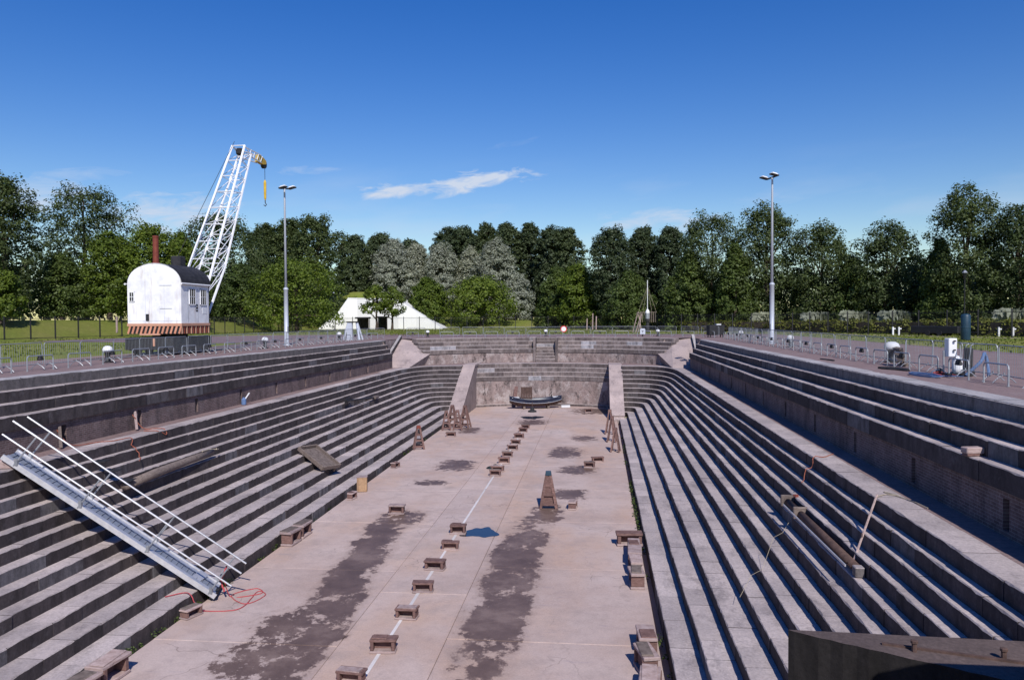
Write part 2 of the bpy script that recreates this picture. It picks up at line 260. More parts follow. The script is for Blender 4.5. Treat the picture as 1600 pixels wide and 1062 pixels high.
# ------------------------------------------------------------------ mesh helpers
class MB:
    def __init__(s): s.v = []; s.f = []; s.mi = []; s.cur = 0
    def add(s, vs, fs):
        k = len(s.v); s.v += [tuple(v) for v in vs]; s.f += [tuple(i+k for i in f) for f in fs]; s.mi += [s.cur]*len(fs); return s
    def box(s, c, d, rot=None, taper=None, bev=0):
        hx, hy, hz = d[0]/2, d[1]/2, d[2]/2
        t = taper or (1, 1)
        if bev:
            b = min(bev, hx*.45, hy*.45, hz*.45); vs = []
            for sx in (-1, 1):
                for sy in (-1, 1):
                    for sz in (-1, 1):
                        k = (t if sz > 0 else (1, 1))
                        vs += [(sx*hx*k[0], sy*(hy-b)*k[1], sz*(hz-b)), (sx*(hx-b)*k[0], sy*hy*k[1], sz*(hz-b)), (sx*(hx-b)*k[0], sy*(hy-b)*k[1], sz*hz)]
            def I(sx, sy, sz, a): return ((sx > 0)*4+(sy > 0)*2+(sz > 0))*3+a
            fs = []
            for sg in (-1, 1):
                q = [I(sg, -1, -1, 0), I(sg, 1, -1, 0), I(sg, 1, 1, 0), I(sg, -1, 1, 0)]; fs.append(q if sg > 0 else q[::-1])
                q = [I(-1, sg, -1, 1), I(1, sg, -1, 1), I(1, sg, 1, 1), I(-1, sg, 1, 1)]; fs.append(q[::-1] if sg > 0 else q)
                q = [I(-1, -1, sg, 2), I(1, -1, sg, 2), I(1, 1, sg, 2), I(-1, 1, sg, 2)]; fs.append(q if sg > 0 else q[::-1])
            for a in (-1, 1):
                for b2 in (-1, 1):
                    for q, fl in (([I(a, b2, -1, 0), I(a, b2, 1, 0), I(a, b2, 1, 1), I(a, b2, -1, 1)], a*b2 > 0), ([I(a, -1, b2, 0), I(a, 1, b2, 0), I(a, 1, b2, 2), I(a, -1, b2, 2)], a*b2 < 0), ([I(-1, a, b2, 1), I(1, a, b2, 1), I(1, a, b2, 2), I(-1, a, b2, 2)], a*b2 > 0)):
                        fs.append(q[::-1] if fl else q)
                    for c2 in (-1, 1):
                        q = [I(a, b2, c2, 0), I(a, b2, c2, 1), I(a, b2, c2, 2)]; fs.append(q if a*b2*c2 > 0 else q[::-1])
        else:
            vs = [(sx*hx*(t[0] if sz > 0 else 1), sy*hy*(t[1] if sz > 0 else 1), sz*hz) for sx in (-1, 1) for sy in (-1, 1) for sz in (-1, 1)]
            fs = [(0, 1, 3, 2), (4, 6, 7, 5), (0, 4, 5, 1), (2, 3, 7, 6), (0, 2, 6, 4), (1, 5, 7, 3)]
        if rot is not None: vs = [rot @ Vector(v) for v in vs]
        return s.add([(v[0]+c[0], v[1]+c[1], v[2]+c[2]) for v in vs], fs)
    def bar(s, a, b, w, h=None, upv=(0, 0, 1)):
        a, b = Vector(a), Vector(b); d = b-a; L = d.length; z = d.normalized(); u = Vector(upv)
        if abs(z.dot(u)) > .98: u = Vector((0, 1, 0))
        x = u.cross(z).normalized(); y = z.cross(x); m = Matrix((x, y, z)).transposed()
        return s.box((a+b)/2, (w, h or w, L), m)
    def tube(s, pts, r, n=6, cap=True):
        pts = [Vector(p) for p in pts]; rs = r if isinstance(r, (list, tuple)) else [r]*len(pts); vs = []; fs = []; px = None
        for i, p in enumerate(pts):
            d = (pts[min(i+1, len(pts)-1)]-pts[max(i-1, 0)]).normalized()
            if px is None:
                u = Vector((0, 0, 1)) if abs(d.z) < .9 else Vector((1, 0, 0)); px = u.cross(d).normalized()
            else: px = (px-d*px.dot(d)).normalized()
            py = d.cross(px)
            for k in range(n):
                a = 2*math.pi*k/n; vs.append(p+(px*math.cos(a)+py*math.sin(a))*rs[i])
        for i in range(len(pts)-1):
            for k in range(n): fs.append((i*n+k, i*n+(k+1) % n, (i+1)*n+(k+1) % n, (i+1)*n+k))
        if cap: fs += [tuple(range(n))[::-1], tuple(range((len(pts)-1)*n, len(pts)*n))]
        return s.add(vs, fs)
    def lathe(s, prof, n=14, c=(0, 0, 0), sy=1):
        vs = []; fs = []
        for r, z in prof:
            for k in range(n): a = 2*math.pi*k/n; vs.append((c[0]+r*math.cos(a), c[1]+sy*r*math.sin(a), c[2]+z))
        for i in range(len(prof)-1):
            for k in range(n): fs.append((i*n+k, i*n+(k+1) % n, (i+1)*n+(k+1) % n, (i+1)*n+k))
        fs += [tuple(range(n))[::-1], tuple(range((len(prof)-1)*n, len(prof)*n))]
        return s.add(vs, fs)
    def prism(s, poly, axis, a, b):
        # polygon in the two other axes, extruded along axis from a to b
        def P(q, t):
            if axis == 0: return (t, q[0], q[1])
            if axis == 1: return (q[0], t, q[1])
            return (q[0], q[1], t)
        n = len(poly); vs = [P(q, a) for q in poly]+[P(q, b) for q in poly]
        fs = [tuple(range(n)), tuple(range(n, 2*n))[::-1]]+[(i, (i+1) % n + 0, (i+1) % n+n, i+n)[::-1] for i in range(n)]
        return s.add(vs, fs)
    def mesh(s, name, mats, smooth=False, fix=True):
        me = bpy.data.meshes.new(name); me.from_pydata(s.v, [], s.f)
        for m in (mats if isinstance(mats, (list, tuple)) else [mats]): me.materials.append(MAT[m] if isinstance(m, str) else m)
        if any(s.mi): me.polygons.foreach_set('material_index', s.mi)
        if fix:
            import bmesh
            bm = bmesh.new(); bm.from_mesh(me); bmesh.ops.recalc_face_normals(bm, faces=bm.faces); bm.to_mesh(me); bm.free()
        if smooth: me.polygons.foreach_set('use_smooth', [True]*len(me.polygons))
        me.update(); return me
    def build(s, name, mats, parent=None, smooth=False, loc=None):
        return ob(name, s.mesh(name, mats, smooth), parent, loc)
def ob(name, data, parent=None, loc=None, rot=None, scale=None):
    o = bpy.data.objects.new(name, data); COL.objects.link(o)
    if parent is not None: o.parent = parent
    if loc is not None: o.location = loc
    if rot is not None: o.rotation_euler = rot
    if scale is not None: o.scale = scale
    return o
def tag(o, label=None, cat=None, group=None, kind=None):
    if label: o['label'] = label
    if cat: o['category'] = cat
    if group: o['group'] = group
    if kind: o['kind'] = kind
    return o
def thing(name, label, cat, loc=(0, 0, 0), rz=0, group=None): return tag(ob(name, None, None, loc, (0, 0, rz)), label, cat, group)
def copy_tree(o, parent=None):
    c = o.copy(); COL.objects.link(c); c.parent = parent
    for ch in list(o.children): copy_tree(ch, c)
    return c
def stuff(o): o['kind'] = 'stuff'; return o
def ordinal(i): return ['first', 'second', 'third', 'fourth', 'fifth', 'sixth', 'seventh', 'eighth', 'ninth', 'tenth', 'eleventh', 'twelfth', 'thirteenth', 'fourteenth', 'fifteenth', 'sixteenth', 'seventeenth', 'eighteenth', 'nineteenth', 'twentieth', 'twenty-first', 'twenty-second', 'twenty-third', 'twenty-fourth', 'twenty-fifth', 'twenty-sixth', 'twenty-seventh', 'twenty-eighth'][i]

# ------------------------------------------------------------------ the dock: dimensions
XC = -5.5
HW = [7.35, 8.07, 8.78, 9.5, 10.05, 10.55, 11.0, 11.35, 11.65, 11.95, 12.18, 12.4]     # half width at each lower step
ZL = [-6.70+i*(4.14/11) for i in range(12)]
UW = [13.7, 14.05, 14.4, 14.75]; UZ = [-1.15, -.77, -.385, 0.0]                          # upper steps up to the quay
ZLEDGE = -2.56
CY = 67.0                                                                                # centre of the rounded dock head
def zf(y): return -7.1+.005*(y-20)
BUT_IN, BUT_OUT = 6.6, 7.75

# ground --------------------------------------------------------------
def fence_x(y):   # line of the left fence
    return np.interp(y, [60, 79, 92, 111, 135, 158, 400], [-66, -65, -62.4, -57.5, -57, -61, -61])
def ground_h(x, y):
    x = np.asarray(x, float); y = np.asarray(y, float)
    dl = np.clip((fence_x(y)-1.5-x)/8.0, 0, 1); dl = dl*dl*(3-2*dl)*2.25
    dc = np.clip((y-174)/14.0, 0, 1); dc = dc*dc*(3-2*dc)*1.7*np.clip((14-x)/16, 0, 1)
    md = 7.6*np.exp(-(((x+58)/15)**2+((y-186)/13)**2))*np.clip((y-168)/8, 0, 1)
    return np.maximum(dl, dc)+md
def grid(name, xs, ys, mat, skip=None, z0=0.0, hf=None):
    X, Y = np.meshgrid(xs, ys); Z = (hf(X, Y) if hf else 0*X)+z0
    v = np.stack([X, Y, Z], -1).reshape(-1, 3); nx = len(xs); f = []
    for j in range(len(ys)-1):
        for i in range(nx-1):
            if skip and skip((xs[i]+xs[i+1])/2, (ys[j]+ys[j+1])/2): continue
            f.append((j*nx+i, j*nx+i+1, (j+1)*nx+i+1, (j+1)*nx+i))
    me = bpy.data.meshes.new(name); me.from_pydata(v.tolist(), [], f); me.materials.append(MAT[mat]); me.update()
    me.polygons.foreach_set('use_smooth', [True]*len(me.polygons))
    return tag(ob(name, me), kind='structure')
gx = sorted(set([-2500, -1200, -600, -300, -200, -150, 150, 200, 300, 600, 1200, 2500]+list(range(-120, 121, 4))+[-26.0, -21.0, 10.0, 14.0]))
gy = sorted(set([-900, -300, -100, -40, -12, 0, 10, 300, 360, 500, 900, 1800, 3000]+list(range(16, 261, 4))))
grid('grass_field', gx, gy, 'grass', lambda x, y: (-21 < x < 10 and -12 < y < 84), -.03, ground_h)
def flat(name, polys, mat, z, kind='structure'):
    mb = MB()
    for p in polys: mb.add([(a, b, z) for a, b in p], [tuple(range(len(p)))])
    return tag(mb.build(name, mat), kind=kind)
def arc(r, a0, a1, n, cy=CY):   # angle measured from +Y, positive towards +X
    return [(XC+r*math.sin(a0+(a1-a0)*i/n), cy+r*math.cos(a0+(a1-a0)*i/n)) for i in range(n+1)]
# brick quay round the dock, left, right, and behind the rounded head
RQ = 17.0
qx = 14.75; ya = 76.0
hd = arc(RQ, -math.asin(12.9/RQ), math.asin(12.9/RQ), 24)
polys = [[(-28.5, -12), (XC-qx-.55, -12), (XC-qx-.55, 73.2), (-32, 73.2), (-28.5, 50)], [(XC+qx+.55, -12), (21, -12), (21, 73.2), (XC+qx+.55, 73.2)]]
far_in = [(XC-qx-.3, 73.2), (XC-qx-.3, 79.6)]+[(hd[0][0], hd[0][1]+.55)]+[(x, y+.55) for x, y in hd[1:-1]]+[(hd[-1][0], hd[-1][1]+.55)]+[(XC+qx+.3, 79.6), (XC+qx+.3, 73.2)]
for i in range(len(far_in)-1):
    (x0, y0), (x1, y1) = far_in[i], far_in[i+1]
    if abs(x1-x0) < .01: continue
    polys.append([(x0, y0), (x1, y1), (x1, 90), (x0, 90)])
polys += [[(-32, 73.2), (far_in[0][0], 73.2), (far_in[0][0], 90), (-32, 90)], [(far_in[-1][0], 73.2), (21, 73.2), (21, 90), (far_in[-1][0], 90)]]
flat('quay_pavement', polys, 'paving', -.004)
flat('road', [[(-58, 74.0), (-32.1, 66), (-32.1, 90), (21, 90.2), (21, 98), (-30, 107), (-56, 96)]], 'road', -.012)
flat('road', [[(21, -12), (24, -12), (21.8, 60), (21.05, 98)]], 'road', -.010)
flat('path', [[(-56, 140), (-30, 146), (0, 138), (11, 116), (24, 103), (37, 74), (38.0, 74.5), (25, 106), (12, 120), (1, 143), (-30, 151), (-56, 144)]], 'sand', -.016)
# dock floor: three strips of slabs with recessed joints, a gutter along each side
fl = tag(MB().add([(XC-7.6, 8, zf(8)-.28), (XC+7.6, 8, zf(8)-.28), (XC+7.6, 81, zf(81)-.28), (XC-7.6, 81, zf(81)-.28)], [(0, 1, 2, 3)]).build('dock_floor', 'floor'), kind='structure')
def slab(x0, x1, y0, y1):
    mb = MB(); g = .007; b = .012; zz = random.uniform(-.004, .004); t = .3
    vs = []
    for (ins, dz) in ((0, -t), (0, -b), (b, 0)):
        for x, y in ((x0+g+ins, y0+g+ins), (x1-g-ins, y0+g+ins), (x1-g-ins, y1-g-ins), (x0+g+ins, y1-g-ins)): vs.append((x, y, zf(y)+dz+zz))
    fs = [(8, 9, 10, 11)]+[(i, (i+1) % 4, 4+(i+1) % 4, 4+i) for i in range(4)]+[(4+i, 4+(i+1) % 4, 8+(i+1) % 4, 8+i) for i in range(4)]
    return mb.add(vs, fs).build('concrete_slab', 'floor', fl)
for x0, x1, L, off in ((XC-7.15, -7.23, 6.4, 0), (-7.23, -4.3, 7.8, 3), (-4.3, XC+7.15, 6.4, 1.6)):
    y = 8+off*.5
    while y < 78:
        slab(x0, x1, y, min(y+L, 80.5 if abs((x0+x1)/2-XC) < 3 else 79.4)); y += L
lm = MB()
y = 17.5
while y < 64:
    y2 = y+random.uniform(1.6, 2.6); w = .05+random.uniform(-.006, .006)
    lm.add([(-5.93-w, y, zf(y)+.0075), (-5.93+w, y, zf(y)+.0075), (-5.93+w, y2, zf(y2)+.0075), (-5.93-w, y2, zf(y2)+.0075)], [(0, 1, 2, 3)]); y = y2+random.choice([0, .0, .07])
tag(lm.build('floor_line', 'line'), kind='structure')

# side walls of the dock -------------------------------------------------
def nosing_mesh(name, L, prof_d, h, mat, seed, seg=7):
    # one stone of a step: runs along +Y from 0 to L, front at x=0 facing -X, back at x=prof_d, top z=0, bottom z=-h
    rr = random.Random(seed); mb = MB(); c = .02; gap = .006; pr = []
    for k in range(seg+1):
        y = gap+(L-2*gap)*k/seg; j1 = rr.uniform(-.006, .007); j2 = rr.uniform(-.005, .003); ch = c*rr.choice([.6, .8, 1, 1, 1.1, 1.3, 2.0])
        pr += [(prof_d, y, -h), (0+j1*.4, y, -h), (0+j1*.5, y, -ch+j2), (ch*.9, y, j2), (prof_d, y, 0)]
    fs = []
    for k in range(seg):
        for q in range(5): a = k*5+q; b = k*5+(q+1) % 5; fs.append((a, b, b+5, a+5))
    fs += [(0, 1, 2, 3, 4), tuple(seg*5+i for i in (4, 3, 2, 1, 0))]
    return mb.add(pr, fs).mesh(name, mat)
def altar_path(j, sg):
    # plan of the front line of lower step j, from the mouth to the buttress; offsets measured from the centre line
    a = HW[j]; ye = 69.2+(75.4-69.2)*j/11; L = .4+8.8*(j/11)**1.1
    pts = [(a, 11.6), (a, ye-L)]
    if a > BUT_OUT:
        for i in range(1, 13):
            u = 1-(i/12)**1.7; pts.append((BUT_OUT+(a-BUT_OUT)*u, ye-L+L*(max(0, 1-u**3))**(1/3)))
    else: pts[1] = (a, 69.0)
    return [(XC+sg*x, y) for x, y in pts]
SLOTS = [16.9+4.72*i for i in range(11)]
for sg, side in ((-1, 'left'), (1, 'right')):
    lab = {'left': 'long stepped stone and brick side wall on the left of the dry dock', 'right': 'long stepped stone and brick side wall in shade on the right of the dry dock'}[side]
    wall = thing('dock_side_wall', lab, 'dock wall', (XC, 0, 0))
    jobs = []
    for j in range(12):
        dep = (HW[j+1]-HW[j] if j < 11 else .62)+.10; h = (ZL[j]-ZL[j-1] if j else .55)+.03
        jobs.append((HW[j], ZL[j], dep, h, 'stone', j))
    for j in range(4):
        dep = ([.35, .35, .35, .55][j])+.10; jobs.append((UW[j], UZ[j], dep, .40 if j else .46, 'coping' if j == 3 else 'stone', 12+j))
    cand = []
    rest = MB()
    for (a, z, dep, h, m, j) in jobs:
        yend = altar_path(j, sg)[1][1] if j < 12 else 73.2-.5*(15-j)
        course = ob('step', None, wall, (0, 0, 0))
        back = MB(); x0 = a+.05; back.prism([(x0, z-.02), (a+dep+.3, z-.02), (a+dep+.3, z-h), (x0, z-h)], 1, 11.7 if j < 12 else 8.2, yend)
        if sg < 0: back.v = [(-v[0], v[1], v[2]) for v in back.v]
        me = back.mesh('step', 'stone'); course.name = 'tmp'; bpy.data.objects.remove(course); course = ob('step', me, wall)
        y = 11.6 if j < 12 else 8.2
        rr = random.Random(j*7+(sg > 0)); lens = [1.15, 1.35, 1.6, 1.9] if j < 12 else [1.25, 1.5, 1.8, 2.1]
        while y < yend-.2:
            L = rr.choice(lens)
            if yend-y-L < .7: L = yend-y
            cand.append((math.hypot(XC+sg*a, y), j, y, L, a, z, dep, h, m, course)); y += L
    cand.sort(key=lambda c: c[0]-(6 if c[1] >= 11 else 0)); cache = {}
    for n, (d, j, y, L, a, z, dep, h, m, course) in enumerate(cand):
        key = (j, round(L, 1), n % 3)
        if key not in cache:
            me = nosing_mesh('stone_block', L, dep, h, m, n)
            if sg < 0:
                me.transform(Matrix.Scale(-1, 4, (1, 0, 0))); me.flip_normals()
            cache[key] = (me, L)
        me, L0 = cache[key]; r2 = random.Random(n*13+5)
        off = (sg*(a+r2.uniform(-.012, .012)), y, z+r2.uniform(-.006, .006))
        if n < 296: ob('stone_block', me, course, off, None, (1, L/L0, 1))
        else:
            vs = [(v.co.x+off[0], v.co.y*L/L0+off[1], v.co.z+off[2]) for v in me.vertices]
            rest.cur = 1 if m == 'coping' else 0
            rest.add(vs, [tuple(p.vertices) for p in me.polygons])
    rest.cur = 0
    # rounded ends of the lower steps
    for j in range(1, 12):
        P = altar_path(j, sg)[1:]; dep = (HW[j+1]-HW[j] if j < 11 else .62)+.5; h = ZL[j]-ZL[j-1]+.03; z = ZL[j]
        # resample by arc length into stones
        pts = [Vector((p[0]-XC, p[1])) for p in P]; k = 0; seg = []
        for i in range(len(pts)-1):
            L = (pts[i+1]-pts[i]).length; n = max(1, int(L/.5))
            for q in range(n): seg.append(pts[i].lerp(pts[i+1], q/n))
        seg.append(pts[-1]); cut = random.Random(j).randint(2, 3); st = 0
        while st < len(seg)-1:
            en = min(len(seg)-1, st+cut); g = .004; pv = []; dz = random.uniform(-.006, .006); run = seg[st:en+1]
            for i, p in enumerate(run):
                t = (seg[min(st+i+1, len(seg)-1)]-seg[max(st+i-1, 0)]).normalized(); nrm = Vector((t.y, -t.x))*(1 if sg > 0 else -1)
                # outward = away from the dock centre
                if nrm.dot(p-Vector((0, 60))) < 0: nrm = -nrm
                e = t*(g if i == 0 else (-g if i == len(run)-1 else 0)); p2 = p+e; b = p2+nrm*dep; c = p2+nrm*.02
                pv += [(b.x, b.y, z-h+dz), (p2.x, p2.y, z-h+dz), (p2.x, p2.y, z-.022+dz), (c.x, c.y, z+dz), (b.x, b.y, z-.001+dz)]
            fs = []
            for i in range(len(run)-1):
                for q in range(5): a_ = i*5+q; b_ = i*5+(q+1) % 5; fs.append((a_, b_, b_+5, a_+5))
            fs += [(0, 1, 2, 3, 4), tuple((len(run)-1)*5+i for i in (4, 3, 2, 1, 0))]
            rest.add(pv, fs); st = en
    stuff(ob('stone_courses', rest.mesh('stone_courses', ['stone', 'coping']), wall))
    # brick wall above the ledge with upright slots, and the ledge itself
    bw = MB(); x = 13.8; yy = 8.2; z0, z1 = ZLEDGE-.3, UZ[0]-.42
    for s_ in SLOTS+[999]:
        y2 = min(s_-.13, 72.0); bw.add([(sg*x, yy, z0), (sg*x, y2, z0), (sg*x, y2, z1), (sg*x, yy, z1)], [(0, 1, 2, 3)])
        if s_ > 72: break
        s2 = s_+.13; bw.add([(sg*x, y2, z0), (sg*x, s2, z0), (sg*x, s2, ZLEDGE+.12), (sg*x, y2, ZLEDGE+.12)], [(0, 1, 2, 3)])
        bw.add([(sg*x, y2, ZLEDGE+.78), (sg*x, s2, ZLEDGE+.78), (sg*x, s2, z1), (sg*x, y2, z1)], [(0, 1, 2, 3)])
        xi = x+.3
        q = [(sg*x, y2, ZLEDGE+.12), (sg*x, s2, ZLEDGE+.12), (sg*x, s2, ZLEDGE+.78), (sg*x, y2, ZLEDGE+.78), (sg*xi, y2, ZLEDGE+.12), (sg*xi, s2, ZLEDGE+.12), (sg*xi, s2, ZLEDGE+.78), (sg*xi, y2, ZLEDGE+.78)]
        bw.add(q, [(0, 1, 5, 4), (1, 2, 6, 5), (2, 3, 7, 6), (3, 0, 4, 7), (4, 5, 6, 7)]); yy = s2
    bw.add([(sg*x, 72.0, z0), (sg*(x+.9), 72.0, z0), (sg*(x+.9), 72.0, -.03), (sg*x, 72.0, z1)], [(0, 1, 2, 3)])
    me = bpy.data.meshes.new('brick_wall'); me.from_pydata(bw.v, [], bw.f); me.materials.append(MAT['brick']); ob('brick_wall', me, wall)
    ld = MB(); ld.box((sg*13.2, 42.1, ZLEDGE-.16), (1.3, 67.8, .30)); ld.build('ledge_paving', 'paving', wall)
    bk = MB(); bk.box((sg*14.95, 40.4, -.26), (.5, 64.2, .46)); bk.build('wall_core', 'concrete', wall)
    # weeds in the gutter foot
# rounded head of the dock ---------------------------------------------
head = thing('dock_head_wall', 'rounded stepped end wall of the dry dock with central stairs and deep niche', 'dock wall', (0, 0, 0))
def arc_blocks(r, z, dep, h, half, mat, parent, gapx=None, Lb=1.5, seed=0):
    rr = random.Random(seed); a = -math.asin(half/r); a1 = -a
    while a < a1-.002:
        da = min(rr.uniform(.8, 1.25)*Lb/r, a1-a)
        if a1-a-da < .4/r: da = a1-a
        segs = [(a, a+da)]
        if gapx:
            ga = math.asin(gapx/r); segs = []
            if a < -ga: segs.append((a, min(a+da, -ga)))
            if a+da > ga: segs.append((max(a, ga), a+da))
        for (b0, b1) in segs:
            if b1-b0 < .01: continue
            mb = MB(); n = 3; vs = []; dz = rr.uniform(-.006, .006); dr = rr.uniform(-.012, .012); g = .005/r
            for k in range(n+1):
                t = b0+g+(b1-b0-2*g)*k/n; s_, c_ = math.sin(t), math.cos(t)
                for (q, zz) in ((r+dep, z-h), (r+dr, z-h), (r+dr, z-.022), (r+dr+.02, z), (r+dep, z)): vs.append((XC+q*s_, CY+q*c_, zz+dz))
            fs = []
            for k in range(n):
                for q in range(5): A = k*5+q; B = k*5+(q+1) % 5; fs.append((A, B, B+5, A+5))
            fs += [(0, 1, 2, 3, 4), tuple(n*5+i for i in (4, 3, 2, 1, 0))]
            mb.add(vs, fs).build('stone_block', mat, parent)
        a += da
for k, (r, z) in enumerate(((15.3, -1.15), (15.85, -.77), (16.4, -.385), (17.0, 0))):
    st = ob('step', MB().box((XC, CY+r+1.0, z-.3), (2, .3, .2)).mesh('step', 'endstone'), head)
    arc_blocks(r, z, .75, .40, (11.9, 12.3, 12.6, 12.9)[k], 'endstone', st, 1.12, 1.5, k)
def arc_wall(r, z0, z1, half, n=24, gap=None):
    mb = MB(); A = math.asin(half/r)
    for i in range(n):
        a, b = -A+2*A*i/n, -A+2*A*(i+1)/n
        if gap and abs(math.sin((a+b)/2)*r) < gap: continue
        mb.add([(XC+r*math.sin(a), CY+r*math.cos(a), z0), (XC+r*math.sin(b), CY+r*math.cos(b), z0), (XC+r*math.sin(b), CY+r*math.cos(b), z1), (XC+r*math.sin(a), CY+r*math.cos(a), z1)], [(0, 1, 2, 3)])
    return mb
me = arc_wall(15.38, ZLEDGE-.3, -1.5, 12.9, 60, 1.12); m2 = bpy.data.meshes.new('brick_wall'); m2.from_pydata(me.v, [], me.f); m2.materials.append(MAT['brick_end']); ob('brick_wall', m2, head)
# central stairs in a recess
stn = 8; ys0 = CY+15.0; yd = 2.6/stn
for i in range(stn):
    zt = ZLEDGE+(i+1)*(2.54/stn); y0 = ys0+i*yd*.8
    MB().box((XC, (y0+CY+17.7)/2, (zt+ZLEDGE-.2)/2), (2.06, CY+17.7-y0, zt-ZLEDGE+.2-.002*i), bev=.015).build('stair_tread', 'endstone', head)
for s_ in (-1, 1): MB().box((XC+s_*1.17, CY+16.35, -1.31), (.24, 2.4, 2.62)).build('stair_cheek', 'endstone', head)
# ledge behind the niche, niche steps, niche wall
lp = MB(); A = 24
o1 = arc(15.4, -math.asin(14.2/15.4), math.asin(14.2/15.4), A); 
RN = 13.0
def niche_y(x, r): return CY+math.sqrt(max(.1, r*r-(x-XC)**2))
xs_ = np.linspace(XC-14.2, XC+14.2, 60)
def inner_y(x):
    d = abs(x-XC)
    if d <= BUT_IN+.02: return niche_y(x, RN+.5)
    if d <= BUT_OUT+.02: return 76.4
    a = HW[11]+.5
    u = min(1, max(0, (d-BUT_OUT)/(a-BUT_OUT))); L = 9.2
    return 75.4-L+L*(1-u**3)**(1/3)+.35 if d < a else 66.3
for i in range(59):
    x0, x1 = xs_[i], xs_[i+1]
    ya_, yb_ = inner_y(x0+.001), inner_y(x1-.001)
    lp.add([(x0, ya_, ZLEDGE-.012), (x1, yb_, ZLEDGE-.012), (x1, niche_y(x1, 15.6)+.2 if abs(x1-XC) < 13.5 else 76, ZLEDGE-.012), (x0, niche_y(x0, 15.6)+.2 if abs(x0-XC) < 13.5 else 76, ZLEDGE-.012)], [(0, 1, 2, 3)])
lp.build('ledge_paving', 'paving', head)
for k in range(4):
    r = RN-.3*(3-k) ; z = ZLEDGE-.42*(3-k)
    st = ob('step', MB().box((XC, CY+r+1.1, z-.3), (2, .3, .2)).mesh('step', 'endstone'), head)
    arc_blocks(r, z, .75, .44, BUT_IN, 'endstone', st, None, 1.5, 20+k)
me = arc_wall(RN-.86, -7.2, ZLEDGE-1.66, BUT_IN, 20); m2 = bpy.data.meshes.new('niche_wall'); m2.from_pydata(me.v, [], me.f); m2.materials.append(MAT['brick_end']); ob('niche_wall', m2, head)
me = arc_wall(RN-1.25, -7.2, -6.62, BUT_IN, 14)
fo = MB(); A = math.asin(BUT_IN/(RN-1.25))
for i in range(14):
    a, b = -A+2*A*i/14, -A+2*A*(i+1)/14
    vs = [(XC+q*math.sin(t), CY+q*math.cos(t), zz) for t in (a, b) for q, zz in ((RN-1.15, -7.0), (RN-1.15, -6.60), (RN-.8, -6.58), (RN-.8, -7.0))]
    fo.add(vs, [(0, 1, 5, 4), (1, 2, 6, 5), (2, 3, 7, 6)])
fo.build('wall_footing', 'endstone', head)
# sloping buttresses either side of the niche
for s_, nm in ((-1, 'left'), (1, 'right')):
    bt = thing('sloping_buttress', 'pale concrete buttress sloping to the dock floor at the %s of the niche' % nm, 'buttress', (XC+s_*(BUT_IN+BUT_OUT)/2, 0, 0))
    w = (BUT_OUT-BUT_IN)/2
    MB().prism([(67.6, -7.15), (67.6, -6.75), (68.0, -6.55), (76.2, -2.66), (80.0, -2.64), (80.0, -7.15)], 0, -w, w).build('buttress_core', 'ramp', bt)
    d = Vector((0, 8.2, 3.89)).normalized()
    y0 = 68.0
    for i in range(6):
        a = Vector((0, 68.0, -6.55))+d*(i*1.34); b = Vector((0, 68.0, -6.55))+d*(i*1.34+1.33)
        MB().bar(a+Vector((0, -.02, .05)), b+Vector((0, -.02, .05)), 2*w+.10, .14).build('coping_slab', 'ramp', bt)
    MB().prism([(75.2, -3.2), (75.2, -2.99), (76.25, -2.50), (80.0, -2.50), (80.0, -2.7), (76.2, -2.7)], 0, -w-.055, w+.055).build('coping_slab', 'ramp', bt)
    # corner slope from quay to ledge
    cr = thing('corner_ramp', 'pinkish ramp from quay down to ledge at the far %s corner' % nm, 'ramp', (XC, 0, 0))
    mb = MB(); xa, xb = 12.3, 14.55
    v = [(s_*xa, 72, ZLEDGE-.05), (s_*xb, 72, ZLEDGE-.05), (s_*(xb+.25), 79.6, -.01), (s_*(xa+.5), 79.6, -.01), (s_*11.7, 77.6, ZLEDGE-.05), (s_*11.2, 77.9, -1.35), (s_*xb, 79.6, ZLEDGE-.2), (s_*12.2, 79.0, -.02)]
    mb.add(v, [(0, 1, 2, 3), (0, 3, 5), (3, 7, 5), (0, 5, 4)])
    m2 = bpy.data.meshes.new('ramp_surface'); m2.from_pydata(mb.v, [], mb.f); m2.materials.append(MAT['ramp']); ob('ramp_surface', m2, cr)
    MB().bar((s_*(xb+.12), 71.9, ZLEDGE+.16), (s_*(xb+.38), 79.6, .10), .26, .55).build('kerb', 'coping', cr)
    MB().prism([(72.05, ZLEDGE-.2), (79.8, ZLEDGE-.2), (79.8, -.05), (72.05, -.05)], 0, min(s_*(xb+.5), s_*(xb+1.6)), max(s_*(xb+.5), s_*(xb+1.6))).build('ramp_side', 'brick_end', cr)
# mouth of the dock: abutments out of view, the right one added to shade the low corner pier
MB_ = MB(); MB_.box((9.2, 1.7, -3.6), (9.0, 12.6, 7.2), bev=.05); tag(MB_.build('unseen_abutment', 'concrete'), 'unseen concrete abutment added beside the right quay to shade the pier', 'abutment')
MB_ = MB(); MB_.box((-21.5, 1.7, -3.6), (11.0, 12.6, 7.2), bev=.05); tag(MB_.build('unseen_abutment', 'concrete'), 'concrete entrance abutment beside the left quay', 'abutment')
pr = thing('stone_pier', 'dark weathered stone pier with shade painted on its front and iron stubs in the near right corner', 'pier', (0, 0, 0))
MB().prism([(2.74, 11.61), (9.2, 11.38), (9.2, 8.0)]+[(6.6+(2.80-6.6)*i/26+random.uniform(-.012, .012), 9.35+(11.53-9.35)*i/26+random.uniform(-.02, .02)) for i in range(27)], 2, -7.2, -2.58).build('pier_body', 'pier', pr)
for x, y in ((4.25, 11.0), (5.32, 10.85)): MB().lathe([(.035, -2.6), (.035, -2.47), (.05, -2.46), (.05, -2.43), (.03, -2.42)], 8, (x, y, 0)).build('iron_stub', 'rust', pr)
